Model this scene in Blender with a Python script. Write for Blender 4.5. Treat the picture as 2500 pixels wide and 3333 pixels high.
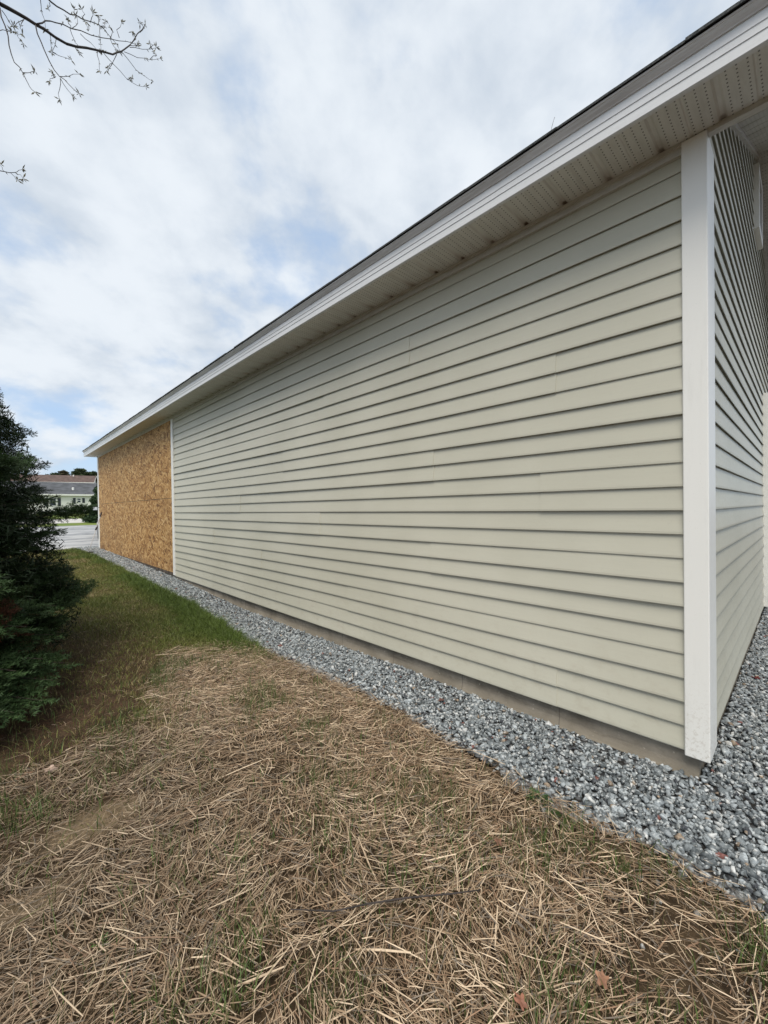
import bpy, bmesh, math, random
import numpy as np
from mathutils import Vector, Matrix
R = math.radians
rng = np.random.default_rng(7)
random.seed(7)
sc = bpy.context.scene
for o in list(bpy.data.objects): bpy.data.objects.remove(o)

# ------------------------------------------------------------------ camera
F = 1323.0
def nrm(v): v = np.array(v, float); return v/np.linalg.norm(v)
ey = nrm([-1279, -4, -F]); ex = nrm([1368, 32, -F]); ex = nrm(ex-ey*ex.dot(ey)); ez = np.cross(ex, ey)
RW = np.array([ex, ey, ez])
CAMP = np.array([0, 0, 1.15])
cd = bpy.data.cameras.new('camera'); cam = bpy.data.objects.new('camera', cd); sc.collection.objects.link(cam)
cd.sensor_fit = 'VERTICAL'; cd.sensor_height = 36; cd.lens = 36*F/3333
cd.clip_start = 0.02; cd.clip_end = 3000
mw = Matrix.Identity(4)
for i in range(3):
    for j in range(3): mw[i][j] = RW[i, j]
    mw[i][3] = CAMP[i]
cam.matrix_world = mw
sc.camera = cam
sc.view_settings.view_transform = 'Standard'; sc.view_settings.look = 'None'
sc.view_settings.gamma = 1; sc.view_settings.exposure = 0.30

# ------------------------------------------------------------------ world
SUN_EL, SUN_AZ = 60.0, -122.0       # azimuth from +Y clockwise
w = bpy.data.worlds.new('World'); sc.world = w; w.use_nodes = True
nt = w.node_tree; nt.nodes.clear()
N = nt.nodes.new; L = nt.links.new
out = N('ShaderNodeOutputWorld'); bg = N('ShaderNodeBackground'); L(bg.outputs[0], out.inputs[0])
bg.inputs[1].default_value = 0.15
sky = N('ShaderNodeTexSky'); sky.sky_type = 'NISHITA'; sky.sun_disc = False
sky.sun_elevation = R(SUN_EL); sky.sun_rotation = R(SUN_AZ); sky.air_density = 1.0; sky.dust_density = 1.0; sky.ozone_density = 1.0
tc = N('ShaderNodeTexCoord'); sep = N('ShaderNodeSeparateXYZ'); L(tc.outputs['Generated'], sep.inputs[0])
def wm(op, a, b=None, c=None):
    n = N('ShaderNodeMath'); n.operation = op
    for i, v in enumerate((a, b, c)):
        if v is None: continue
        if isinstance(v, (int, float)): n.inputs[i].default_value = v
        else: L(v, n.inputs[i])
    return n.outputs[0]
zz = wm('ADD', wm('MAXIMUM', sep.outputs[2], 0.0), 0.42)
cx = wm('DIVIDE', sep.outputs[0], zz); cy = wm('DIVIDE', sep.outputs[1], zz)
cmb = N('ShaderNodeCombineXYZ'); L(cx, cmb.inputs[0]); L(cy, cmb.inputs[1])
def wnoise(scale, det, rough, off, dist=0.0):
    mp = N('ShaderNodeMapping'); L(cmb.outputs[0], mp.inputs[0]); mp.inputs['Location'].default_value = off
    mp.inputs['Rotation'].default_value = (0, 0, R(-50)); mp.inputs['Scale'].default_value = (1.0, 1.12, 1)
    t = N('ShaderNodeTexNoise'); L(mp.outputs[0], t.inputs[0]); t.inputs['Scale'].default_value = scale
    t.inputs['Detail'].default_value = det; t.inputs['Roughness'].default_value = rough; t.inputs['Distortion'].default_value = dist
    return t.outputs[0]
def wramp(v, a, b):
    n = N('ShaderNodeMapRange'); n.interpolation_type = 'SMOOTHSTEP'; L(v, n.inputs[0])
    n.inputs[1].default_value = a; n.inputs[2].default_value = b; return n.outputs[0]
def wmix(f, a, b):
    n = N('ShaderNodeMix'); n.data_type = 'RGBA'
    if isinstance(f, float): n.inputs[0].default_value = f
    else: L(f, n.inputs[0])
    for i, v in ((6, a), (7, b)):
        if isinstance(v, tuple): n.inputs[i].default_value = (*v, 1)
        else: L(v, n.inputs[i])
    return n.outputs[2]
n1 = wnoise(3.0, 7, 0.55, (3.1, 1.7, 0), 0.15)
n2 = wnoise(6.2, 8, 0.52, (8.3, 4.1, 2), 0.1)
n3 = wnoise(0.55, 3, 0.5, (1.3, 9.7, 5))
cov = wm('ADD', wm('MULTIPLY', n1, 0.60), wm('MULTIPLY', n2, 0.40))
elev = wramp(sep.outputs[2], 0.02, 0.34)                 # thin, broken cover low down
cov = wm('ADD', cov, wm('MULTIPLY_ADD', elev, 0.17, -0.05))
mask = wramp(cov, 0.42, 0.62)
shade = wramp(wm('ADD', wm('MULTIPLY', n2, 0.55), wm('MULTIPLY', n3, 0.45)), 0.38, 0.62)
cloud = wmix(shade, (3.20, 3.62, 4.15), (4.55, 4.86, 5.20))
bluesky = wmix(0.7, sky.outputs[0], (2.7, 3.6, 4.9))
L(wmix(mask, bluesky, cloud), bg.inputs[0])

# ------------------------------------------------------------------ sun
sl = bpy.data.lights.new('sun', 'SUN'); sl.energy = 2.6; sl.angle = R(34); sl.color = (1.0, 0.93, 0.82)
so = bpy.data.objects.new('sun', sl); sc.collection.objects.link(so)
sd = Vector((math.sin(R(SUN_AZ))*math.cos(R(SUN_EL)), math.cos(R(SUN_AZ))*math.cos(R(SUN_EL)), math.sin(R(SUN_EL))))
so.rotation_euler = sd.to_track_quat('Z', 'Y').to_euler()

# ------------------------------------------------------------------ material helper
class Mat:
    def __init__(s, name, rough=0.6, spec=0.5):
        s.m = bpy.data.materials.new(name); s.m.use_nodes = True; s.nt = s.m.node_tree
        s.b = s.nt.nodes['Principled BSDF']; s.b.inputs['Roughness'].default_value = rough
        s.b.inputs['Specular IOR Level'].default_value = spec
        s.tc = None
    def n(s, t): return s.nt.nodes.new(t)
    def l(s, a, b): s.nt.links.new(a, b)
    def obj(s):
        if not s.tc: s.tc = s.n('ShaderNodeTexCoord')
        return s.tc.outputs['Object']
    def xyz(s, v=None):
        q = s.n('ShaderNodeSeparateXYZ'); s.l(v or s.obj(), q.inputs[0]); return q.outputs
    def comb(s, x=0, y=0, z=0):
        c = s.n('ShaderNodeCombineXYZ')
        for i, v in enumerate((x, y, z)):
            if isinstance(v, (int, float)): c.inputs[i].default_value = v
            else: s.l(v, c.inputs[i])
        return c.outputs[0]
    def map(s, v, scale=(1, 1, 1), rot=(0, 0, 0), loc=(0, 0, 0)):
        p = s.n('ShaderNodeMapping'); s.l(v, p.inputs[0]); p.inputs['Scale'].default_value = scale
        p.inputs['Rotation'].default_value = rot; p.inputs['Location'].default_value = loc; return p.outputs[0]
    def noise(s, v=None, scale=5, det=4, rough=0.55, dist=0, col=False):
        t = s.n('ShaderNodeTexNoise'); s.l(v or s.obj(), t.inputs[0]); t.inputs['Scale'].default_value = scale
        t.inputs['Detail'].default_value = det; t.inputs['Roughness'].default_value = rough; t.inputs['Distortion'].default_value = dist
        return t.outputs[1 if col else 0]
    def vor(s, v, scale=1, out='Color', feat='F1', dim='3D'):
        t = s.n('ShaderNodeTexVoronoi'); t.voronoi_dimensions = dim; t.feature = feat; s.l(v, t.inputs['Vector']); t.inputs['Scale'].default_value = scale
        return t.outputs[out]
    def math(s, op, a, b=None, c=None, clamp=False):
        n = s.n('ShaderNodeMath'); n.operation = op; n.use_clamp = clamp
        for i, v in enumerate((a, b, c)):
            if v is None: continue
            if isinstance(v, (int, float)): n.inputs[i].default_value = v
            else: s.l(v, n.inputs[i])
        return n.outputs[0]
    def rng(s, v, a, b, c=0, d=1, smooth=True):
        n = s.n('ShaderNodeMapRange'); n.interpolation_type = 'SMOOTHSTEP' if smooth else 'LINEAR'; s.l(v, n.inputs[0])
        for i, q in enumerate((a, b, c, d)): n.inputs[i+1].default_value = q
        return n.outputs[0]
    def mix(s, f, a, b, mode='MIX'):
        n = s.n('ShaderNodeMix'); n.data_type = 'RGBA'; n.blend_type = mode
        if isinstance(f, (int, float)): n.inputs[0].default_value = f
        else: s.l(f, n.inputs[0])
        for i, v in ((6, a), (7, b)):
            if isinstance(v, tuple): n.inputs[i].default_value = (*v, 1)
            else: s.l(v, n.inputs[i])
        return n.outputs[2]
    def ramp(s, v, stops):
        r = s.n('ShaderNodeValToRGB'); s.l(v, r.inputs[0]); e = r.color_ramp.elements
        while len(e) < len(stops): e.new(0.5)
        for k, (p, c) in zip(e, stops): k.position = p; k.color = (*c, 1)
        return r.outputs[0]
    def attr(s, name='col'):
        a = s.n('ShaderNodeAttribute'); a.attribute_name = name; return a.outputs['Color']
    def base(s, c):
        if isinstance(c, tuple): s.b.inputs['Base Color'].default_value = (*c, 1)
        else: s.l(c, s.b.inputs['Base Color'])
        return s
    def bump(s, h, strength=0.3, dist=0.01):
        b = s.n('ShaderNodeBump'); b.inputs['Strength'].default_value = strength; b.inputs['Distance'].default_value = dist
        s.l(h, b.inputs['Height']); s.l(b.outputs[0], s.b.inputs['Normal']); return s

def simple(name, c, rough=0.6, var=0.12, scale=6, bump=0.0, bscale=60):
    m = Mat(name, rough); f = m.noise(scale=scale, det=5)
    c2 = tuple(x*(1-var*1.6) for x in c); c3 = tuple(min(1, x*(1+var*.6)) for x in c)
    m.base(m.mix(m.rng(f, .3, .7), c2, c3))
    if bump: m.bump(m.noise(scale=bscale, det=4), bump, 0.005)
    return m.m

# siding: embossed wood grain running along the course
def siding_mat(name, axis):
    m = Mat(name, 0.42, 0.45)
    sca = (60, 2.2, 60) if axis == 'y' else (2.2, 60, 60)
    g = m.noise(m.map(m.obj(), (sca[0]*.5, sca[1]*1.5, 60*1.6) if axis == 'y' else (sca[0]*1.5, sca[1]*.5, 60*1.6)), scale=1.6, det=5, rough=.65)
    big = m.noise(scale=1.1, det=3); dust = m.noise(scale=45, det=5, rough=.7)
    c = m.mix(m.rng(big, .3, .7), (.515, .498, .405), (.568, .550, .455))
    c = m.mix(m.math('MULTIPLY', m.rng(dust, .55, .8), .16), c, (.36, .34, .27))
    c = m.mix(m.math('MULTIPLY', m.rng(g, .35, .7), .10), c, (.40, .39, .33))
    z = m.xyz()[2]
    spl = m.noise(m.map(m.obj(), (3, 3, 5)), scale=3, det=6, rough=.75)
    d = m.math('MULTIPLY', m.rng(z, .75, .1), m.rng(spl, .48, .72))
    c = m.mix(m.math('MULTIPLY', d, .32), c, (.36, .31, .23))
    m.base(c); m.bump(g, 0.22, 0.0012)
    m.l(m.rng(dust, .3, .8, .36, .55), m.b.inputs['Roughness'])
    return m.m
M_SID = siding_mat('vinyl_siding', 'y'); M_SIDX = siding_mat('vinyl_siding_end', 'x')
m = Mat('white_trim', .42)
sp = m.noise(scale=220, det=3, rough=.6); st = m.noise(m.map(m.obj(), (1, 1, .15)), scale=14, det=5, rough=.7)
c = m.mix(m.math('MULTIPLY', m.rng(sp, .66, .76), .35), (.85, .84, .80), (.34, .32, .28))
c = m.mix(m.math('MULTIPLY', m.rng(st, .5, .78), .22), c, (.50, .49, .45)); c = m.mix(m.math('MULTIPLY', m.math('MULTIPLY', m.rng(m.xyz()[2], .5, .05), m.rng(m.noise(scale=70, det=5, rough=.75), .5, .62)), .4), c, (.42, .36, .28)); m.base(c); M_WHITE = m.m
m = Mat('fascia_metal', .38)
st = m.noise(m.map(m.obj(), (1, 1.5, 12)), scale=4, det=6, rough=.7); fi = m.noise(scale=60, det=4, rough=.7)
c = m.mix(m.math('MULTIPLY', m.rng(st, .48, .75), .25), (.72, .73, .74), (.45, .44, .43))
c = m.mix(m.math('MULTIPLY', m.rng(fi, .5, .8), .2), c, (.5, .49, .46)); m.base(c); m.bump(m.noise(scale=1.6, det=3), .25, .004); M_FASC = m.m
m = Mat('drip_metal', .4); c = m.mix(m.rng(m.noise(m.map(m.obj(), (1, .5, 8)), scale=6, det=6, rough=.7), .35, .75), (.68, .67, .66), (.48, .46, .44)); m.base(c)
m.bump(m.noise(scale=2.3, det=3), .3, .004); M_DRIP = m.m

def soffit_mat():
    m = Mat('vented_soffit', .5)
    x, y, z = m.xyz(); y = m.math('ADD', y, .285)
    # per .2032 m panel: rows of slots in the middle, plain band at the grooves
    u = m.math('FRACT', m.math('DIVIDE', y, .2032))
    row = m.math('FRACT', m.math('MULTIPLY', u, 7.0))
    rd = m.math('ABSOLUTE', m.math('SUBTRACT', row, .5))
    colx = m.math('FRACT', m.math('DIVIDE', x, .0190)); cdx = m.math('ABSOLUTE', m.math('SUBTRACT', colx, .5))
    d = m.math('MULTIPLY', m.math('LESS_THAN', rd, .085), m.math('LESS_THAN', cdx, .17))
    band = m.math('MULTIPLY', m.math('GREATER_THAN', u, .145), m.math('LESS_THAN', u, .99))
    d = m.math('MULTIPLY', d, band)
    st = m.noise(m.map(m.obj(), (2, 9, 1)), scale=3, det=5, rough=.7)
    c = m.mix(m.rng(st, .35, .75), (.72, .715, .68), (.62, .61, .57))
    c = m.mix(m.math('MULTIPLY', d, .85), c, (.05, .045, .04))
    # shade of the open groove ends at the wall channel, painted into the colour
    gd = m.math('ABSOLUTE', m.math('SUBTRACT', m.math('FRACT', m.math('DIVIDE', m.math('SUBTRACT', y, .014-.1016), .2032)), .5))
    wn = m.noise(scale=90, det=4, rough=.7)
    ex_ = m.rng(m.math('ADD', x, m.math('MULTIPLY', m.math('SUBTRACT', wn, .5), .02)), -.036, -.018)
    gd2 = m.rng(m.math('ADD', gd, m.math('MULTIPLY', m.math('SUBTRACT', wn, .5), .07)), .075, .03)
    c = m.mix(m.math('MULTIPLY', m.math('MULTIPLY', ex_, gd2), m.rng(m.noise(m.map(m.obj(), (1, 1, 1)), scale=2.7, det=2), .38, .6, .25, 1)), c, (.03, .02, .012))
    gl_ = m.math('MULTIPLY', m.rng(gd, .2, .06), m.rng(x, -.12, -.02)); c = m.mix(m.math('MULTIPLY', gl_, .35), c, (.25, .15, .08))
    m.base(c); return m.m
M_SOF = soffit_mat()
m = Mat('frieze_trim', .45); c = m.mix(m.rng(m.noise(m.map(m.obj(), (8, 2, 8)), scale=5, det=5, rough=.7), .35, .75), (.60, .585, .54), (.46, .43, .38)); m.base(c); M_FRZ = m.m

def osb_mat():
    m = Mat('strand_board', .7, .3)
    x, y, z = m.xyz()
    wob = m.noise(scale=9, det=2, col=True)
    p0 = m.comb(y, z, 0)
    add = m.n('ShaderNodeVectorMath'); add.operation = 'MULTIPLY_ADD'; m.l(wob, add.inputs[0]); add.inputs[1].default_value = (.018, .018, 0); m.l(p0, add.inputs[2])
    p = add.outputs[0]; val = None; hgt = None
    for i, (ang, ln, wd, th) in enumerate([(10, .11, .030, -1), (78, .12, .032, .30), (-35, .12, .028, .45), (50, .10, .026, .5), (100, .15, .034, .58), (-70, .11, .026, .62), (25, .12, .028, .62), (-15, .10, .022, .66)]):
        q = m.map(p, (1/ln, 1/wd, 1), (0, 0, R(ang)), (i*3.7, i*1.9, 0))
        # Mapping applies scale before rotation: rotate first
        q1 = m.map(p, (1, 1, 1), (0, 0, R(ang)), (i*.37, i*.19, 0)); q = m.map(q1, (1/ln, 1/wd, 1))
        cc = m.vor(q, 1, 'Color', dim='2D'); s3 = m.n('ShaderNodeSeparateColor'); m.l(cc, s3.inputs[0])
        r, g = s3.outputs[0], s3.outputs[1]
        if val is None: val = g; continue
        on = m.math('GREATER_THAN', r, th)
        nm = m.n('ShaderNodeMix'); nm.data_type = 'FLOAT'; m.l(on, nm.inputs[0]); m.l(val, nm.inputs[2]); m.l(g, nm.inputs[3]); val = nm.outputs[0]
    c = m.ramp(val, [(0, (.15, .065, .02)), (.22, (.30, .145, .045)), (.5, (.45, .245, .085)), (.8, (.58, .35, .14)), (1, (.70, .48, .23))])
    gr = m.noise(m.map(m.obj(), (1, 1, 1)), scale=55, det=5, rough=.7)
    c = m.mix(m.math('MULTIPLY', m.rng(gr, .45, .75), .4), c, (.22, .11, .035))
    lg = m.noise(scale=.9, det=4)
    c = m.mix(m.math('MULTIPLY', m.rng(lg, .45, .75), .22), c, (.30, .19, .09))
    # damp stains low on the sheets
    st = m.noise(m.map(m.obj(), (1, 1.1, 2.3)), scale=1.7, det=5, rough=.65)
    lo = m.rng(z, .55, .1)
    c = m.mix(m.math('MULTIPLY', m.math('MULTIPLY', m.rng(st, .42, .66), lo), .6), c, (.13, .06, .03))
    mid = m.math('MULTIPLY', m.rng(st, .58, .70), m.math('MULTIPLY', m.rng(z, 1.2, .7), .35))
    c = m.mix(mid, c, (.16, .11, .05))
    m.base(c); m.bump(val, .4, .002); return m.m
M_OSB = osb_mat()
m = Mat('concrete', .85, .25)
v1 = m.noise(scale=4, det=7, rough=.65); v2 = m.noise(m.map(m.obj(), (1, .6, 4)), scale=6, det=6, rough=.7); v3 = m.noise(scale=38, det=4, rough=.6)
c = m.mix(m.rng(v1, .3, .7), (.16, .138, .108), (.31, .275, .225)); c = m.mix(m.math('MULTIPLY', m.rng(v2, .5, .75), .6), c, (.10, .085, .065))
c = m.mix(m.math('MULTIPLY', m.rng(v3, .64, .70), .75), c, (.46, .42, .35)); c = m.mix(m.math('MULTIPLY', m.rng(m.math('ADD', m.xyz()[2], m.math('MULTIPLY', v1, .05)), .075, .03), .55), c, (.30, .26, .20)); c = m.mix(m.math('MULTIPLY', m.math('LESS_THAN', m.math('FRACT', m.math('DIVIDE', m.xyz()[1], .61)), .006), .6), c, (.06, .05, .04)); m.base(c); m.bump(m.noise(scale=30, det=6, rough=.7), .6, .006); M_CONC = m.m
m = Mat('shingle', .9, .2); v = m.noise(scale=180, det=3); c = m.mix(m.rng(v, .3, .75), (.028, .032, .034), (.12, .125, .125)); m.base(c); m.bump(v, .6, .002); M_SHIN = m.m
M_DARK = simple('dark_gap', (.02, .018, .016), .8)

m = Mat('ground_soil', .95, .15)
x, y, z = m.xyz()
v = m.noise(scale=7, det=8, rough=.65); v2 = m.noise(scale=90, det=5, rough=.7); v3 = m.noise(scale=1.3, det=4)
soil = m.mix(m.rng(v, .3, .7), (.030, .020, .012), (.085, .058, .034)); soil = m.mix(m.math('MULTIPLY', m.rng(v2, .5, .75), .5), soil, (.17, .12, .07))
gr = m.mix(m.rng(v2, .3, .7), (.035, .048, .012), (.085, .105, .028)); gr = m.mix(m.rng(v3, .42, .68), gr, (.15, .125, .055))
sandm = None
for (px_, py_, rx_, ry_) in ((.27, 1.87, .17, .09), (.66, 2.47, .05, .13), (.05, 1.62, .16, .06), (.52, 2.08, .08, .03)):
    dd_ = m.math('ADD', m.math('POWER', m.math('DIVIDE', m.math('SUBTRACT', x, px_), rx_), 2), m.math('POWER', m.math('DIVIDE', m.math('SUBTRACT', y, py_), ry_), 2))
    e_ = m.rng(m.math('ADD', dd_, m.math('MULTIPLY', m.math('SUBTRACT', v, .5), 3.0)), 1.6, .2)
    sandm = e_ if sandm is None else m.math('MAXIMUM', sandm, e_)
soil = m.mix(m.math('MULTIPLY', sandm, .85), soil, m.mix(m.rng(v2, .3, .7), (.17, .125, .075), (.27, .205, .13)))
f = m.rng(m.math('ADD', y, m.math('MULTIPLY', v3, 1.5)), 4.0, 7.5)
m.base(m.mix(f, soil, gr)); m.bump(m.noise(scale=45, det=7, rough=.7), .8, .012); M_SOIL = m.m
def gravelbase():
    m = Mat('gravel_bed', .9, .2); vc = m.vor(m.obj(), 42, 'Color'); vd = m.vor(m.obj(), 42, 'Distance'); s3 = m.n('ShaderNodeSeparateColor'); m.l(vc, s3.inputs[0])
    c = m.ramp(s3.outputs[0], [(0, (.02, .022, .024)), (.5, (.06, .064, .068)), (1, (.16, .165, .17))]); c = m.mix(m.rng(vd, .4, .75), c, (.02, .018, .016))  # bed colour darkened to stand in for shade in the gaps between stones
    m.base(c); m.bump(m.math('SUBTRACT', 1, vd), 1, .012); return m.m
M_GBED = gravelbase()
def stonemat():
    m = Mat('crushed_stone', .75, .35); a = m.attr(); v = m.noise(scale=110, det=5, rough=.7); vv = m.noise(m.map(m.obj(), (1, 1, 3)), scale=50, det=4, rough=.6)
    c = m.mix(m.rng(v, .35, .7), m.mix(.42, a, (.02, .024, .026)), m.mix(.08, a, (.85, .87, .86))); c = m.mix(m.math('MULTIPLY', m.rng(vv, .56, .62), .5), c, (.75, .76, .74))
    m.base(c); m.bump(v, .5, .003); return m.m
M_STONE = stonemat()
def attrmat(name, rough=.7, spec=.3, vscale=60, vamt=.35, trans=0):
    m = Mat(name, rough, spec); a = m.attr(); v = m.noise(scale=vscale, det=3)
    m.base(m.mix(m.math('MULTIPLY', m.rng(v, .4, .75), vamt), a, m.mix(.6, a, (.01, .008, .004))))
    return m.m
M_STRAW = attrmat('dry_straw', .6, .35, 90); M_GRASS = attrmat('grass_blade', .55, .35, 30, .25); M_NEEDLE = attrmat('fir_needle', .6, .2, 8, .3)
M_BARK = simple('bark', (.07, .052, .04), .9, .4, 14, .8, 30)
M_TWIG = simple('twig_bark', (.045, .036, .032), .85, .3, 20)
M_BUD = simple('young_leaf', (.17, .155, .09), .7, .3, 20)

# ------------------------------------------------------------------ mesh helpers
def link(o, parent=None):
    sc.collection.objects.link(o)
    if parent is not None: o.parent = parent
    return o
def tag(o, label=None, cat=None, group=None, kind=None):
    for k, v in (('label', label), ('category', cat), ('group', group), ('kind', kind)):
        if v: o[k] = v
    return o
def empty(name, loc, label, cat, group=None, rz=0):
    o = bpy.data.objects.new(name, None); o.location = loc; o.rotation_euler.z = rz; o.empty_display_size = .2; link(o); tag(o, label, cat, group); return o
def mesh(name, verts, faces, mat, parent=None, smooth=False, base=None):
    me = bpy.data.meshes.new(name)
    if base is not None: verts = [(v[0]-base[0], v[1]-base[1], v[2]-base[2]) for v in verts]
    me.from_pydata([tuple(map(float, v)) for v in verts], [], faces); me.update()
    if isinstance(mat, (list, tuple)):
        for q in mat: me.materials.append(q)
    else: me.materials.append(mat)
    if smooth: me.polygons.foreach_set('use_smooth', [True]*len(me.polygons))
    o = bpy.data.objects.new(name, me); return link(o, parent)
def npmesh(name, V, Fc, mat, col=None, parent=None, smooth=False):
    """V (n,3), Fc (m,k) all k-gons"""
    me = bpy.data.meshes.new(name); V = np.ascontiguousarray(V, np.float32); Fc = np.ascontiguousarray(Fc, np.int32); k = Fc.shape[1]
    me.vertices.add(len(V)); me.vertices.foreach_set('co', V.ravel())
    me.loops.add(Fc.size); me.loops.foreach_set('vertex_index', Fc.ravel())
    me.polygons.add(len(Fc)); me.polygons.foreach_set('loop_start', np.arange(0, Fc.size, k, dtype=np.int32)); me.polygons.foreach_set('loop_total', np.full(len(Fc), k, np.int32))
    if smooth: me.polygons.foreach_set('use_smooth', np.ones(len(Fc), bool))
    me.update(calc_edges=True)
    if col is not None:
        a = me.attributes.new('col', 'FLOAT_COLOR', 'POINT'); c = np.ones((len(V), 4), np.float32); c[:, :3] = col; a.data.foreach_set('color', c.ravel())
    me.materials.append(mat); o = bpy.data.objects.new(name, me); return link(o, parent)
class MB:
    def __init__(s): s.v = []; s.f = []
    def box(s, a, b):
        x0, y0, z0 = a; x1, y1, z1 = b; i = len(s.v)
        s.v += [(x0, y0, z0), (x1, y0, z0), (x1, y1, z0), (x0, y1, z0), (x0, y0, z1), (x1, y0, z1), (x1, y1, z1), (x0, y1, z1)]
        s.f += [tuple(i+k for k in q) for q in ((0, 3, 2, 1), (4, 5, 6, 7), (0, 1, 5, 4), (1, 2, 6, 5), (2, 3, 7, 6), (3, 0, 4, 7))]; return s
    def quad(s, *p):
        i = len(s.v); s.v += list(p); s.f.append(tuple(range(i, i+len(p)))); return s
    def extrude(s, prof, f0, f1, caps=True):
        """prof: list of 2D; f0,f1 map 2D->3D at each end"""
        i = len(s.v); n = len(prof); s.v += [f0(p) for p in prof]+[f1(p) for p in prof]
        for k in range(n): s.f.append((i+k, i+(k+1) % n, i+n+(k+1) % n, i+n+k))
        if caps: s.f.append(tuple(i+k for k in range(n))[::-1]); s.f.append(tuple(i+n+k for k in range(n)))
        return s
    def tube(s, pts, rads, n=6):
        i = len(s.v); P = [Vector(p) for p in pts]
        for k, p in enumerate(P):
            t = (P[min(k+1, len(P)-1)]-P[max(k-1, 0)]).normalized(); a = t.cross(Vector((0.3, .2, 1)) if abs(t.z) < .9 else Vector((1, 0, 0))).normalized(); b = t.cross(a)
            for j in range(n):
                th = 2*math.pi*j/n; q = p+(a*math.cos(th)+b*math.sin(th))*rads[k]; s.v.append(tuple(q))
        for k in range(len(P)-1):
            for j in range(n): s.f.append((i+k*n+j, i+k*n+(j+1) % n, i+(k+1)*n+(j+1) % n, i+(k+1)*n+j))
        s.f.append(tuple(i+j for j in range(n))[::-1]); s.f.append(tuple(i+(len(P)-1)*n+j for j in range(n))); return s
    def build(s, name, mat, parent=None, smooth=False, bevel=0, base=None):
        o = mesh(name, s.v, s.f, mat, parent, smooth, base)
        if bevel:
            b = o.modifiers.new('b', 'BEVEL'); b.width = bevel; b.segments = 2; b.limit_method = 'ANGLE'
        return o
def hash2(ix, iy, s=0):
    h = (ix.astype(np.int64)*374761393 + iy.astype(np.int64)*668265263 + s*2147483647) & 0xffffffff
    h = ((h ^ (h >> 13))*1274126177) & 0xffffffff; return ((h ^ (h >> 16)) & 0xffff)/65535.0
def vnoise(x, y, s=0):
    x = np.asarray(x, float); y = np.asarray(y, float); ix = np.floor(x); iy = np.floor(y); fx = x-ix; fy = y-iy; fx = fx*fx*(3-2*fx); fy = fy*fy*(3-2*fy)
    a = hash2(ix, iy, s); b = hash2(ix+1, iy, s); c = hash2(ix, iy+1, s); d = hash2(ix+1, iy+1, s)
    return (a*(1-fx)+b*fx)*(1-fy)+(c*(1-fx)+d*fx)*fy
def fbm(x, y, s=0, o=3): return sum(vnoise(np.asarray(x)*2**i, np.asarray(y)*2**i, s+i*17)*.5**i for i in range(o))/sum(.5**i for i in range(o))

# ------------------------------------------------------------------ terrain
TY = [-60, -2, .3, 2, 3.2, 4.5, 7, 9.3, 13.3, 16, 30, 32, 40, 65, 110, 160, 1200]
TZ = [-.4, -.02, -.015, -.012, -.022, -.022, .065, .112, .160, .19, .36, .45, .62, .92, 2.2, 5.2, 14]
def zg(y): return np.interp(y, TY, TZ)
XW = 2.10; Y0 = .285; YF = 13.34; XR = 7.76
EX = np.array([(-3, 1.54), (.07, 1.535), (.2, 1.565), (.95, 1.565), (1.6, 1.65), (2.5, 1.645), (3.4, 1.61), (4.4, 1.70), (5.2, 1.74), (6.2, 1.72), (7.5, 1.70), (9.5, 1.72), (11.3, 1.72), (14, 1.6)])
def edge_x(y): return np.interp(y, EX[:, 0], EX[:, 1])
def sheet(name, xs, ys, dz, mat, label=None, xf=None):
    xs = np.array(xs); ys = np.array(sorted(set(list(ys)+[t for t in TY if ys[0] < t < ys[-1]])))
    V = []; nx = len(xs)
    for y in ys:
        for x in xs:
            V.append((x if xf is None else xf(x, y), y, float(zg(y))+dz))
    Fc = [(j*nx+i, j*nx+i+1, (j+1)*nx+i+1, (j+1)*nx+i) for j in range(len(ys)-1) for i in range(nx-1)]
    o = mesh(name, V, Fc, mat); tag(o, kind='structure'); return o
g = sheet('ground', [-800, -100, -20, -6, -2, 0, 1, 2, 4, 8, 20, 100, 800], [-60, -6, -1, 1, 4, 8, 14, 25, 50, 80, 110, 160, 300, 1200], -.012, M_SOIL)
gb = sheet('gravel_bed', [0, .5, 1], list(np.arange(-3, 14.01, .25)), .002, M_GBED, xf=lambda t, y: edge_x(y)+.02+t*(2.3-edge_x(y)) if y > .3 else edge_x(y)+.02+t*9)
m = Mat('lawn_far', .9, .2); v = m.noise(scale=.5, det=6, rough=.6); v2 = m.noise(m.map(m.obj(), (1, 3, 1)), scale=9, det=5, rough=.7)
c = m.mix(m.rng(v, .35, .65), (.115, .165, .032), (.19, .225, .055)); c = m.mix(m.math('MULTIPLY', m.rng(v2, .45, .75), .5), c, (.07, .11, .02)); m.base(c); M_LAWN = m.m
m = Mat('drive_gravel', .85, .25); v = m.noise(m.map(m.obj(), (1, 1, 1)), scale=3, det=8, rough=.7); v2 = m.noise(m.map(m.obj(), (1, 2, 1)), scale=.5, det=4)
c = m.mix(m.rng(v, .3, .7), (.17, .175, .185), (.34, .35, .36)); c = m.mix(m.rng(v2, .4, .65), c, (.44, .44, .44)); m.base(c); m.bump(m.noise(scale=14, det=6), .7, .02); M_DRIVE = m.m
M_ROAD = simple('road_concrete', (.50, .48, .45), .85, .1, .8)
sheet('driveway', [-12, -4, 0, 4, 14, 30], list(np.arange(13.4, 29.6, .6)), .006, M_DRIVE)
sheet('grass_strip', [-14, 0, 6, 30], [29.6, 32.2], .008, M_LAWN)
sheet('road', [-80, 0, 10, 80], [32.2, 40], .004, M_ROAD)
sheet('front_lawn', [-60, 0, 10, 60], [40, 52, 64, 90], .008, M_LAWN)

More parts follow.
